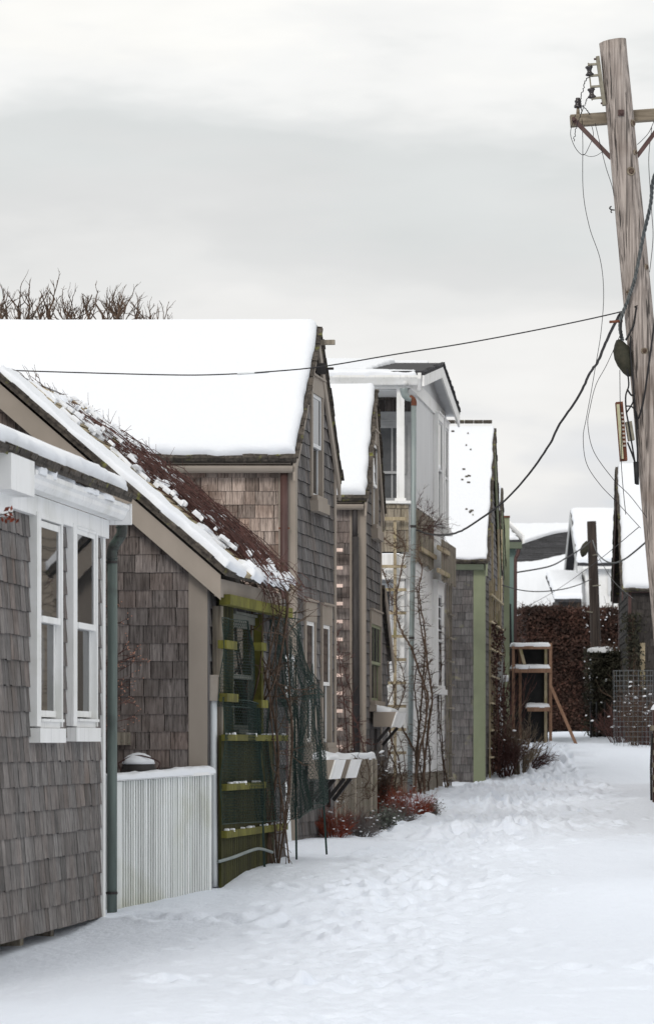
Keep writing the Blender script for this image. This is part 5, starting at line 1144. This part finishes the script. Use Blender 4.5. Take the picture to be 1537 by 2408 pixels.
# ================================================================== 15. far houses
rX = XX(1478, 71); hR, FR, NR, GLR = gable_house('shingled_cottage', 'dark shingled cottage on the right with steep snowy roof half hidden by the utility pole', (rX, 71, G(rX, 71)), rX, 71, .048, 5.6, G(rX, 71) - .3, CZ + 3.22, CZ + 5.80, 4.0, side=-1,
    mn='shingle_dark', mg='shingle_dark', trim='brown_metal', seed=70, e=.15, snow=.10, gutter=None, rake=.14, og=.16, cb=.04)
m = MB(); q = NR.px(1509, 1560); NR.box(m, q[0] - .05, ZZ(1620, 71), q[0] + .05, ZZ(1512, 71), .0, .05); m.build('lattice_strip', 'lath_wood', hR)
t = thing('wall_creeper', 'dark evergreen creeper on the left corner of the right-hand dark cottage', 'vine', V((XX(1488, 70.8), 70.8, G(6.2, 70.8)))); m = MB(); rg = random.Random(14)
m.tube(bez([P(1490, 1745, 70.8), P(1486, 1640, 70.8), P(1490, 1540, 70.8), P(1487, 1450, 70.8)], 5), .03, 6); m.build('stem', 'twig_brown', t); m = MB()
for k in range(1500):
    y = rg.uniform(1440, 1735); x = 1488 + rg.gauss(0, 7 + 9 * float(vnoise(y * .03, 1, 2) + .5)) + (14 if y > 1600 else 0) * rg.random(); leaf(m, P(x, y, 70.8 + rg.uniform(-.12, .12)), rg.uniform(.025, .055), rg)
m.build('foliage', 'leaf_dark', t)
KX = XX(1375, 98)
hK = thing('white_house', 'white board-and-batten house with snowy gable roof behind the short dark pole', 'house', (KX, 98, G(KX, 98))); gk = G(KX, 98); zKe, zKr = ZZ(1322, 98), ZZ(1212, 100.4); K1 = 102.8; LK = 3.4
m = MB(); m.prism([V((KX, 98, gk)), V((KX, 98, zKe)), V((KX, 100.4, zKr - .15)), V((KX, K1, zKe)), V((KX, K1, gk))], (LK, 0, 0)); m.build('wall', 'white_paint', hK)
m = MB(); x = KX
while x < KX + LK: m.bx(x, x + .04, 97.97, 97.999, gk, zKe); x += .33
m.build('batten', 'white_paint', hK)
m = MB(); oK = .24; a, b, c = V((KX - oK, 97.7, zKe - .12)), V((KX - oK, 100.4, zKr)), V((KX - oK, K1 + .3, zKe - .12)); m.prism([a, b, b + V((LK, 0, 0)), a + V((LK, 0, 0))], (0, 0, .09)); m.prism([b + V((0, .003, 0)), c, c + V((LK, 0, 0)), b + V((LK, .003, 0))], (0, 0, .09)); m.build('roof', 'roof_slate', hK)
m = MB(); q = V((-.03, 0, -.2)); m.prism([a + q, b + q, b + V((-.03, 0, .07)), a + V((-.03, 0, .07))], (.028, 0, 0)); m.prism([c + q, b + q, b + V((-.03, 0, .07)), c + V((-.03, 0, .07))], (.027, 0, 0)); m.build('rake_board', 'box_grey', hK)
m = MB(); m.bx(KX - .1, KX + LK, 97.72, 97.76, zKe - .2, zKe - .03); m.build('fascia', 'white_paint', hK)
up_ = V((0, 0, .095)); s = snow_sheet(a + up_, a + up_ + V((LK, 0, 0)), b + up_ + V((LK, 0, 0)), b + up_, .14, .2, 4, (1, 0, 0, 1)); s.build('roof_snow', 'snow', hK, True)
s = snow_sheet(c + up_, c + up_ + V((LK, 0, 0)), b + up_ + V((LK, 0, 0)), b + up_, .14, .3, 5, (1, 0, 0, 1)); s.build('roof_snow', 'snow', hK, True)
m = MB(); m.bx(XX(1428, 97.96), XX(1440, 97.96), 97.94, 97.99, ZZ(1400, 98), ZZ(1345, 98)); m.build('window', 'white_shaded', hK)

hJ = thing('long_roofed_house', 'low house behind the hedge with long snowy roof and bare dark shingle patch', 'house', (5.6, 101, G(5.6, 101))); zJe, zJr = ZZ(1450, 100), ZZ(1239, 108); slj = (zJr - zJe) / 8
J = Wall((0, 100, zJe), (1, 0, 0), (0, -slj, 1), (0, 1, slj)); LJ = 8 * math.sqrt(1 + slj * slj); xa_, xb_ = XX(1100, 100), XX(1420, 108)
m = MB(); m.bx(xa_, xb_, 100.2, 115.8, G(5.6, 101) - .3, zJe - .05); m.build('wall', 'shingle_dark', hJ)
m = MB(); m.prism([J.pt(xa_, 0, -.02), J.pt(xb_, 0, -.02), J.pt(xb_, LJ, -.02), J.pt(xa_, LJ, -.02)], J.n * -.1); q = J.pt(0, LJ, -.12); m.prism([V((xa_, 108, zJr - .02)), V((xb_, 108, zJr - .02)), V((xb_, 116, zJe)), V((xa_, 116, zJe))], (0, 0, -.1)); m.build('roof', 'roof_slate', hJ)
v0, v1 = J.px(1213, 1335)[1], J.px(1350, 1240)[1]; m = MB(); shingles(m, J, [(XX(1195, 103), v0 - .2), (xb_, v0 - .2), (xb_, v1), (XX(1195, 103), v1)], .2, (.2, .4), 81, th=.008, jit=.004); m.build('roof_shingles', 'roof_slate', hJ)
jp = lambda x, y, h_=.03: J.pt(*J.px(x, y), h_)
jl = lambda q: [jp(x, y) for x, y in q]
snow_strip(jl([(1150, 1240), (1222, 1240), (1300, 1239), (1380, 1239)]), jl([(1150, 1294), (1215, 1284), (1250, 1273), (1290, 1260), (1325, 1253), (1380, 1249)]), .10, 60, 8, 3, (1, 0), J.n).build('roof_snow', 'snow', hJ, True)
snow_strip(jl([(1150, 1332), (1215, 1329), (1255, 1327), (1290, 1320), (1320, 1313), (1380, 1297)]), jl([(1150, 1449), (1215, 1449), (1255, 1449), (1290, 1449), (1320, 1449), (1380, 1449)]), .12, 60, 12, 4, (1, 1), J.n).build('roof_snow', 'snow', hJ, True)
hW = thing('low_wing', 'low dark shed wing with snowy roof between the long roof and the white house', 'shed', (XX(1340, 97), 97, G(7, 97)))
m = MB(); m.bx(XX(1312, 96.4), XX(1366, 96.4), 96.4, 99, G(7, 97) - .2, ZZ(1409, 96.4)); m.build('wall', 'shingle_dark', hW)
a, b, c, d = P(1304, 1408, 96.1), P(1366, 1408, 96.1), P(1366, 1352, 99.4), P(1282, 1352, 99.4); m = MB(); m.prism([a, b, c, d], (0, 0, -.09)); m.build('roof', 'roof_slate', hW)
s = snow_sheet(a + V((0, 0, .01)), b + V((0, 0, .01)), c + V((0, 0, .01)), d + V((0, 0, .01)), .13, .15, 6, (1, 0, 0, 1)); s.build('roof_snow', 'snow', hW, True)
# reflected house on the right side of the alley (outside the frame)
hX = thing('shingled_cottage', 'beige shingled cottage across the alley, seen only reflected in the window panes', 'house', (4.4, 34, G(4.4, 36))); RF = Wall((4.32, 45.3, 0), (0, -1, 0), (-1, 0, 0)); gq = G(4.4, 38)
m = MB(); m.prism([V((4.46, 32.9, gq - .2)), V((4.46, 45.2, gq - .2)), V((4.46, 45.2, gq + 3.9)), V((4.46, 32.9, gq + 3.9))], (3.5, 0, 0)); m.build('sheathing', 'dark_backing', hX)
rh = [(1.2, gq + .8, 2.0, gq + 2.3), (3.4, gq + .8, 4.2, gq + 2.3), (5.8, gq + .8, 6.6, gq + 2.3), (8.6, gq + .8, 9.4, gq + 2.3)]
m = MB(); shingles(m, RF, [(0, gq - .2), (12.5, gq - .2), (12.5, gq + 4), (0, gq + 4)], .13, (.1, .2), 91, holes=rh); m.build('wall', 'shingle_beige', hX)
for r in rh: window(hX, RF, *r, mt='white_paint')
m = MB(); m.prism([V((4.29, 32.7, gq + 3.95)), V((4.29, 45.4, gq + 3.95)), V((6.4, 45.4, gq + 5.9)), V((6.4, 32.7, gq + 5.9))], (0, 0, .08)); m.build('roof', 'roof_edge', hX)
s = snow_sheet(V((4.31, 45.3, gq + 4.05)), V((4.31, 32.8, gq + 4.05)), V((6.4, 32.8, gq + 6)), V((6.4, 45.3, gq + 6)), .1, .3, 3); s.build('roof_snow', 'snow', hX, True)

hY = thing('shingled_cottage', 'tall brown shingled cottage further up the alley, seen only reflected in window panes', 'house', (6, 50, G(6, 50))); RG = Wall((5.6, 57.4, 0), (0, -1, 0), (-1, 0, 0)); gq = G(5.6, 50)
m = MB(); m.prism([V((5.74, 46.6, gq - .2)), V((5.74, 57.3, gq - .2)), V((5.74, 57.3, gq + 4.6)), V((5.74, 46.6, gq + 4.6))], (4, 0, 0)); m.build('sheathing', 'dark_backing', hY)
m = MB(); shingles(m, RG, [(0, gq - .2), (10.9, gq - .2), (10.9, gq + 4.7), (0, gq + 4.7)], .14, (.12, .22), 95); m.build('wall', 'shingle_warm', hY)
m = MB(); m.prism([V((5.58, 46.4, gq + 4.65)), V((5.58, 57.5, gq + 4.65)), V((7.8, 57.5, gq + 6.6)), V((7.8, 46.4, gq + 6.6))], (0, 0, .08)); m.build('roof', 'roof_edge', hY)
s = snow_sheet(V((5.6, 57.4, gq + 4.75)), V((5.6, 46.5, gq + 4.75)), V((7.8, 46.5, gq + 6.7)), V((7.8, 57.4, gq + 6.7)), .1, .3, 3); s.build('roof_snow', 'snow', hY, True)

# ================================================================== 16. bare tree behind cottage A
tt = thing('bare_tree', 'bare brown tree whose twiggy crown shows above the broad snowy roof', 'tree', V((XX(150, 42), 42, G(-3, 42)))); rg = random.Random(77); m = MB(); tX = XX(150, 42)
m.tube(bez([V((tX, 42, G(-3, 42) - .1)), V((tX + .1, 42, CZ + 1)), V((tX - .05, 42, CZ + 2.6))], 4), [.2 - .012 * i for i in range(9)], 9); m.build('trunk', 'twig_brown', tt); m = MB()
for k in range(30):
    x = -60 + 440 * (k + rg.random() * .9) / 30; top = 668 + 45 * abs(x - 150) / 200 + rg.choice((0, 8, 20, 36, 50)) + rg.uniform(0, 10); Y = 42 + rg.uniform(-1, 1)
    a = V((tX + rg.uniform(-.1, .1), 42, CZ + rg.uniform(1.8, 2.6))); b = P(x + rg.uniform(-25, 25), 790, Y); c = P(x, top + 22, Y)
    pts = bez([a, a.lerp(b, .5) + V((rg.gauss(0, .1), 0, -.1)), b, b.lerp(c, .5) + V((rg.gauss(0, .05), 0, 0)), c], 4); m.tube(pts, [.03 * (1 - .72 * i / len(pts)) for i in range(len(pts))], 5, rg.random())
    for j in range(7): i = rg.randint(7, len(pts) - 1); branch(m, pts[i], (rg.gauss(0, .5), rg.gauss(0, .4), 1), rg.uniform(.12, .30), .0095, 2, rg, .42, -.06, 4, 3, .16, (1, 3), .6)
m.build('crown', 'twig_brown', tt)

# ================================================================== 17. UTILITY POLE with hardware
YP = 28.0; pp = lambda x, y, dy=0.0: P(x, y, YP + dy)
up = thing('utility_pole', 'tall leaning grey weathered wooden pole with crossarm at the right edge', 'utility pole', V((pp(1618, 2030).x, YP, G(2.9, 28))))
m = MB(); pts = []; rr = []
for y, x, w_ in ((97, 1439.5, 63), (400, 1468.5, 65), (735, 1500.5, 68), (1100, 1535.5, 71.5), (1500, 1573, 75), (2090, 1629, 81)): pts.append(pp(x, y)); rr.append(w_ / 2 / F * YP)
P2, R2 = [], []
for i in range(len(pts) - 1):
    for k in range(8): f = k / 8; P2.append(pts[i].lerp(pts[i + 1], f)); R2.append(rr[i] * (1 - f) + rr[i + 1] * f)
P2.append(pts[-1]); R2.append(rr[-1])
n_ = 40; vs = []
for i, p in enumerate(P2):
    for k in range(n_):
        a = 2 * math.pi * k / n_; r_ = R2[i] * (1 + .018 * float(vnoise(k * .8, i * .25, 3)) * 2 - (.03 if k in (3, 11, 17, 23, 28, 34) else 0))
        top = (.03 * math.cos(a) * .6 if i == 0 else 0); vs.append(p + V((math.cos(a) * r_, -math.sin(a) * r_, top)))
fs = [(i * n_ + k, (i + 1) * n_ + k, (i + 1) * n_ + (k + 1) % n_, i * n_ + (k + 1) % n_) for i in range(len(P2) - 1) for k in range(n_)] + [tuple(range(n_))]
m.faces(vs, fs); m.build('shaft', 'pole_wood', up, True)
fr = lambda x, y: pp(x, y, -.118)
for (x, y, s_) in ((1480, 408, .025), (1486, 293, .02), (1491, 362, .016), (1511, 829, .02), (1517, 631, .018), (1472, 690, .012)):
    m = MB(); q = pp(x, y); cx_ = 1439.5 + (y - 97) * .0953; dx = (x - cx_) / F * YP; dyy = -math.sqrt(max(.118 ** 2 - dx * dx, 0)); m.lathe(q + V((0, dyy + .004, 0)), [(s_ * 1.0, 0), (s_ * .8, .008), (s_ * .05, .009)], (dx * 6, dyy * 6, 0), 14); kn = m.build('knot', 'knot', up, True); m = MB(); m.lathe(q + V((0, dyy + .004, 0)), [(s_ * 1.5, -.004), (s_ * 1.25, .006), (s_ * .95, .006), (s_ * .9, -.002)], (dx * 6, dyy * 6, 0), 16, sc=(1, 1)); m.build('knot_ring', 'arm_wood', kn, True)
# crossarm behind the pole
dA_ = .14; a = pp(1340, 285, dA_); b = pp(1578, 267.5, dA_); m = MB(); m.bar(a, b, .10, .09, UP); ca = m.build('crossarm', 'arm_wood', up)
m = MB(); m.box(pp(1452.5, 271.5, -.125), (.046, 0, 0), (0, .02, 0), (0, 0, .046)); m.lathe(pp(1459.5, 265.5, -.125), [(.012, 0), (.012, .018)], (0, -1, 0), 6); m.build('bolt_plate', 'brown_metal', up)
for (x0, y0, x1, y1) in ((1347, 280, 1436, 372), (1571, 268, 1496, 368)):
    m = MB(); m.bar(pp(x0, y0, dA_ - .065), pp(x1, y1, dA_ - .11), .035, .012, (0, 1, 0)); m.lathe(pp(x0, y0, dA_ - .085), [(.016, 0), (.016, .02)], (0, -1, 0), 8); m.build('brace', 'brown_metal', up)
def spool(mb, c, s=1.0, axis=UP):
    mb.lathe(c, [(.012 * s, -.042 * s), (.03 * s, -.04 * s), (.034 * s, -.03 * s), (.024 * s, -.018 * s), (.018 * s, 0), (.024 * s, .016 * s), (.036 * s, .026 * s), (.036 * s, .036 * s), (.015 * s, .044 * s)], axis, 14)
for (x, y) in ((1357.8, 242), (1562, 226)):
    m = MB(); c = pp(x, y, dA_); m.lathe(c, [(.02, -.042), (.031, -.04), (.033, -.022), (.024, -.012), (.022, .0), (.028, .006), (.028, .018), (.018, .024), (.021, .032), (.018, .04), (.004, .042)], UP, 14); ins = m.build('insulator', 'insulator', ca, True)
    m = MB(); m.lathe(c, [(.017, -.115), (.014, -.06), (.011, -.043)], UP, 10); m.build('insulator_pin', 'arm_wood', ca, True)
# secondary rack
m = MB(); a, b = pp(1403.5, 133, -.03), pp(1419.5, 248, -.03); m.bar(a, b, .028, .05, (0, 1, 0)); rk = m.build('insulator_rack', 'bolt_metal', up)
for (x0, x1, y) in ((1381, 1405, 152), (1385, 1408, 178), (1387, 1412, 204), (1390, 1415, 231)):
    m = MB(); m.bar(pp(x0, y + .5, -.04), pp(x1, y - 1.5, -.04), .03, .016, UP); m.build('rack_arm', 'bolt_metal', up)
m = MB(); m.tube([pp(1382, 148, -.04), pp(1391, 236, -.04)], .006, 6); m.build('rack_rod', 'bolt_metal', up)
for (x, y) in ((1384.5, 167), (1389.6, 219.5)):
    m = MB(); spool(m, pp(x, y, -.04), .95, (.1, 0, -1)); m.build('insulator', 'insulator', up, True)
for (x, y) in ((1401, 139), (1417, 243)):
    m = MB(); m.lathe(pp(x, y, -.04), [(.008, 0), (.008, .02)], (-1, 0, 0), 6); m.build('bolt', 'brown_metal', up)
m = MB(); m.tube(bez([pp(1444, 494, -.06), pp(1436, 493, -.06), pp(1432, 489, -.07), pp(1436, 485, -.08)], 3), .006, 5); m.tube(bez([pp(1437, 493, -.06), pp(1435, 498, -.06), pp(1438, 500, -.06)], 3), .005, 5); m.build('hook', 'black_metal', up)
m = MB(); m.tube([pp(1462, 755, -.1), pp(1432, 757, -.13)], .011, 6); m.build('hook_bolt', 'rust', up)
# splice case and terminal boxes
ax = (pp(1478, 872) - pp(1456, 800)).normalized()
m = MB(); m.lathe(pp(1464, 838, -.05), [(.012, -.17), (.04, -.13), (.066, -.06), (.074, 0), (.066, .06), (.04, .11), (.016, .14)], -ax, 14); m.build('splice_case', 'leaf_dark', up, True)
m = MB(); a, b = pp(1454, 946, -.06), pp(1465, 1084, -.06); m.bar(a, b, .055, .10, (0, 1, 0)); tbx = m.build('terminal_box', 'rust', up)
m = MB(); m.bar(pp(1450.5, 952, -.075), pp(1460.5, 1080, -.075), .022, .11, (0, 1, 0)); m.build('box_cover', 'pale_lichen', tbx)
m = MB()
for k in range(9): m.bar(pp(1458 + .75 * k, 972 + 9.5 * k, -.118), pp(1464 + .75 * k, 972 + 9.5 * k, -.118), .01, .014, UP)
m.build('terminal_strip', 'box_tan', tbx)
m = MB(); m.bar(pp(1476, 992, -.07), pp(1483, 1036, -.07), .05, .08, (0, 1, 0)); m.build('junction_box', 'bolt_metal', up)
rg = random.Random(1); cabs = [[(1473, 868), (1477, 905), (1470, 930), (1471, 965), (1477, 1000), (1487, 1060), (1493, 1100), (1496, 1140)], [(1482, 790), (1481, 830), (1487, 900), (1493, 980), (1497, 1040), (1498, 1100), (1499, 1140)],
        [(1495, 722), (1489, 760), (1480, 782), (1470, 800)], [(1470, 955), (1485, 957), (1496, 975), (1498, 1010)], [(1474, 1040), (1485, 1068), (1493, 1092)], [(1473, 915), (1484, 930), (1491, 924)], [(1458, 795), (1459, 760), (1463, 735)], [(1472, 970), (1487, 945), (1489, 920)]]
for ln in cabs:
    m = MB(); m.tube(bez([pp(x, y, -.115 + rg.uniform(-.012, .01)) for x, y in ln], 6), rg.uniform(.006, .011), 6); m.build('cable', 'black', up, True)
m = MB(); m.tube([pp(1494, 1086, -.11), pp(1496, 1138, -.11)], [.022, .018], 8); m.build('cable_boot', 'black', up, True)

# ------------------------------------------------------------------ wires (each hangs from the pole: a thing of its own)
def wire(pts, r, label, mat='wire', name='overhead_wire', cat='wire', sub=8, wob=0, seed=0):
    m = MB(); q = bez(pts, sub)
    if wob: rg = random.Random(seed); q = [p + V((rg.gauss(0, wob), 0, rg.gauss(0, wob))) for p in q]
    m.tube(q, r, 6); o = m.build(name, mat, None, True); tag(o, label, cat, None); return o
line = lambda pts, Y0, Y1: [P(x, y, Y0 + (Y1 - Y0) * i / (len(pts) - 1)) for i, (x, y) in enumerate(pts)]
wire(line([(1497, 719), (1455, 734), (1300, 768), (1100, 806), (930, 833), (757, 862), (633, 874), (555, 879), (440, 882), (250, 878), (0, 870), (-160, 862)], 27.86, 29.5), .0052, 'thin black cable running left from the pole across the broad snowy roof')
m = MB(); m.tube([P(558, 879.3, 28.85), P(632, 874.3, 28.8)], .009, 8); o = m.build('cable_sleeve', 'pvc', None, True); tag(o, 'white plastic sleeve on the cable in front of the broad snowy roof', 'sleeve')
wire(line([(1456, 738), (1425, 801), (1406, 848), (1387, 876), (1359, 932), (1311, 1004), (1290, 1047), (1235, 1124), (1180, 1182), (1120, 1226), (1080, 1250), (1045, 1258), (1010, 1256), (978, 1246)], 27.9, 48.2), .0125, 'thick black drop cable sagging from the pole to the white porch house', wob=.0015, seed=2)
wire(line([(1366, 262), (1369, 330), (1370, 450), (1385, 535), (1410, 610), (1418, 690), (1412, 780), (1400, 855), (1389, 920), (1377, 985), (1370, 1030), (1378, 1090), (1410, 1140), (1450, 1182), (1505, 1242)], 28.1, 27.7), .0026, 'thin loose wire hanging in a long curve left of the tall pole')
wire(line([(1456, 790), (1425, 858), (1400, 905), (1386, 960), (1381, 1000), (1395, 1062), (1440, 1126), (1480, 1166), (1520, 1218)], 27.9, 27.6), .0026, 'thin loose wire crossing the long curved one below the splice case')
wire(line([(1352, 270), (1341, 305), (1343, 328), (1356, 354), (1372, 364), (1385, 342), (1394, 318), (1390, 296)], 28.05, 28.05), .0026, 'thin wire loop dangling below the left end of the crossarm')
wire(line([(1398, 290), (1414, 356), (1424, 395), (1438, 438), (1442, 460)], 28.0, 27.9), .0026, 'thin wire running from the crossarm down behind the pole shaft')
wire(line([(1387, 178), (1376, 188), (1371, 205), (1364, 232), (1367, 262)], 27.95, 28.05), .0038, 'short kinked black wire from the upper rack insulator to the crossarm', wob=.004, seed=4)
wire(line([(1386, 221), (1378, 236), (1372, 250), (1362, 275), (1352, 305), (1348, 330)], 27.95, 28.0), .0036, 'short kinked black wire from the lower rack insulator past the crossarm', wob=.004, seed=5)
wire(line([(1367, 248), (1376, 256), (1382, 264), (1386, 268)], 28.0, 28.05), .0036, 'tiny wire tail at the top of the crossarm near its pin insulator', wob=.003, seed=6)
wire(line([(1369, 362), (1385, 368), (1400, 366), (1415, 357)], 28, 28), .002, 'faint wire bridging the loops beneath the left crossarm brace')
wire(line([(1540, 276), (1525, 310), (1508, 330), (1497, 340)], 28, 28), .0028, 'thin wire slanting from the right half of the crossarm to the pole')
wire(line([(1531, 300), (1524, 370), (1527, 440), (1531, 500), (1534, 560), (1526, 640)], 28.1, 28.1), .0028, 'thin wire hanging along the right side of the pole')
# twisted thick service cable
q = bez([P(1640, 250, 25.5), P(1575, 345, 26.6), P(1537, 415, 27.2), P(1528, 482, 27.5), P(1511, 556, 27.75), P(1492, 652, 27.83), P(1477, 700, 27.86), P(1457, 757, 27.9), P(1462, 800, 27.94)], 22); m = MB(); n_ = len(q)
for ph in (0, 2.09, 4.19):
    m.tube([p + V((.0085 * math.cos(i * .55 + ph), .0085 * math.sin(i * .55 + ph), .004 * math.sin(i * .55 + ph))) for i, p in enumerate(q)], .0078, 6, .5)
o = m.build('service_cable', 'cable_grey', None, True); tag(o, 'thick twisted grey cable crossing the front of the tall pole', 'cable')
wire(line([(1540, 740), (1525, 850), (1512, 940), (1500, 985)], 27.7, 27.86), .008, 'dark smooth cable slanting across the pole right of its terminal box')
wire(line([(1456, 870), (1457, 950), (1460, 1010), (1459, 1075), (1463, 1140), (1470, 1210)], 27.85, 27.85), .003, 'thin dangling wire passing the rusty terminal box')
# background wires
wire(line([(1388, 1272), (1366, 1290), (1330, 1312), (1290, 1332), (1215, 1346)], 79.7, 74), .016, 'dark cable from the short background pole down left over the long snowy roof')
wire(line([(1388, 1362), (1360, 1375), (1320, 1386), (1270, 1391), (1225, 1388), (1180, 1376)], 79.8, 64), .011, 'sagging thin cable below the other one from the short pole to the olive trim')
wire(line([(1392, 1270), (1402, 1298), (1418, 1316), (1440, 1324), (1465, 1316), (1490, 1298), (1525, 1268)], 79.8, 40), .013, 'snowy sagging cable from the short pole to the right', 'cable_grey')
wire(line([(1500, 1240), (1400, 1322), (1300, 1392), (1212, 1440)], 30, 76), .004, 'faint straight wire crossing the far snowy roofs diagonally')
wire(line([(1400, 1300), (1440, 1365), (1490, 1410)], 79, 60), .007, 'thin wire descending right from the short pole to the dark cottage')

# ------------------------------------------------------------------ group names for repeats
for o in col.objects:
    if o.parent or 'label' not in o or 'group' in o: continue
    b = o.name.split('.')[0]
    g = {'shingled_cottage': 'shingled cottages along the alley', 'overhead_wire': 'wires and cables strung from the poles', 'climbing_rose': 'bare climbing roses on the house fronts',
         'bare_shrub': 'bare shrubs at the far end of the alley', 'utility_pole': 'wooden utility poles', 'vine_bush': 'briar bushes by the weathered fence'}.get(b)
    if g: o['group'] = g
# ================================================================== sky, sun, camera
def world():
    w = bpy.data.worlds.new('World'); scn.world = w; w.use_nodes = True; nt = w.node_tree; L = nt.links.new
    bg = nt.nodes['Background']; bg.inputs['Strength'].default_value = .1
    sky = nd(nt, 'ShaderNodeTexSky', sky_type='NISHITA', sun_disc=False); sky.sun_elevation = SE; sky.sun_rotation = SR; sky.air_density = 1; sky.dust_density = 4
    tc = nd(nt, 'ShaderNodeTexCoord'); sep = nd(nt, 'ShaderNodeSeparateXYZ'); L(tc.outputs['Generated'], sep.inputs[0])
    mp = nd(nt, 'ShaderNodeMapping'); mp.inputs['Scale'].default_value = (9, 9, 30); L(tc.outputs['Generated'], mp.inputs['Vector'])
    n1 = nd(nt, 'ShaderNodeTexNoise'); n1.inputs['Scale'].default_value = 1.0; n1.inputs['Detail'].default_value = 5; n1.inputs['Roughness'].default_value = .5; L(mp.outputs[0], n1.inputs['Vector'])
    a = nd(nt, 'ShaderNodeMath', operation='MULTIPLY_ADD'); L(n1.outputs['Fac'], a.inputs[0]); a.inputs[1].default_value = .12; a.inputs[2].default_value = -.060
    s = nd(nt, 'ShaderNodeMath', operation='ADD'); L(sep.outputs['Z'], s.inputs[0]); L(a.outputs[0], s.inputs[1])
    k = nd(nt, 'ShaderNodeMath', operation='MULTIPLY'); L(s.outputs[0], k.inputs[0]); k.inputs[1].default_value = 4.0
    cr = nd(nt, 'ShaderNodeValToRGB'); L(k.outputs[0], cr.inputs[0]); cr.color_ramp.interpolation = 'EASE'
    st = [(0, (.66, .70, .76)), (.25, (.71, .75, .81)), (.31, (.82, .825, .835)), (.37, (.93, .922, .905)), (.44, (.90, .893, .878)), (.51, (.83, .83, .82)), (.57, (.775, .78, .775)),
          (.67, (.75, .77, .765)), (.70, (.80, .815, .81)), (.775, (.96, .96, .945)), (.83, (1.03, 1.02, .985)), (1, (1.03, 1.03, 1.01))]
    el = cr.color_ramp.elements
    el[0].position = 0; el[0].color = (*st[0][1], 1); el[1].position = 1; el[1].color = (*st[-1][1], 1)
    for p, c in st[1:-1]: e = el.new(p); e.color = (*c, 1)
    # fine cloud mottling
    mp2 = nd(nt, 'ShaderNodeMapping'); mp2.inputs['Scale'].default_value = (14, 14, 50); L(tc.outputs['Generated'], mp2.inputs['Vector'])
    n2 = nd(nt, 'ShaderNodeTexNoise'); n2.inputs['Scale'].default_value = 1; n2.inputs['Detail'].default_value = 6; L(mp2.outputs[0], n2.inputs['Vector'])
    r2 = nd(nt, 'ShaderNodeMapRange'); r2.inputs[1].default_value = .3; r2.inputs[2].default_value = .7; r2.inputs[3].default_value = 9.55; r2.inputs[4].default_value = 10.25; L(n2.outputs['Fac'], r2.inputs[0])
    sc = nd(nt, 'ShaderNodeVectorMath', operation='SCALE'); L(cr.outputs[0], sc.inputs[0]); L(r2.outputs[0], sc.inputs['Scale'])
    mx = nd(nt, 'ShaderNodeMix', data_type='RGBA'); mx.inputs[0].default_value = .96; L(sky.outputs[0], mx.inputs[6]); L(sc.outputs[0], mx.inputs[7])
    L(mx.outputs[2], bg.inputs['Color'])
SE = math.radians(30); AZ = math.radians(200)      # sun high behind the camera, a little to the left
SR = AZ
world()
sd = bpy.data.lights.new('sun', 'SUN'); sd.energy = 1.3; sd.angle = math.radians(14); sd.color = (1.0, .955, .90)
so = bpy.data.objects.new('sun', sd); col.objects.link(so)
dirv = V((math.sin(AZ) * math.cos(SE), math.cos(AZ) * math.cos(SE), math.sin(SE)))   # towards the sun
so.rotation_euler = (-dirv).to_track_quat('-Z', 'Y').to_euler(); so.location = (0, -5, 12)
cd = bpy.data.cameras.new('camera'); cam = bpy.data.objects.new('camera', cd); col.objects.link(cam)
cam.location = (0, 0, CZ); cam.rotation_euler = (math.radians(90), 0, 0)
cd.sensor_fit = 'VERTICAL'; cd.sensor_height = 36; cd.sensor_width = 24; cd.lens = F / 2408 * 36; cd.shift_y = (HY - 1204) / 2408
cd.clip_start = .5; cd.clip_end = 2000
cd.dof.use_dof = True; cd.dof.focus_distance = 32; cd.dof.aperture_fstop = 7.1
scn.camera = cam
scn.view_settings.view_transform = 'Standard'; scn.view_settings.look = 'None'; scn.view_settings.exposure = 0
scn.render.engine = 'CYCLES'; scn.cycles.use_denoising = True; scn.cycles.max_bounces = 6
bpy.context.view_layer.update()
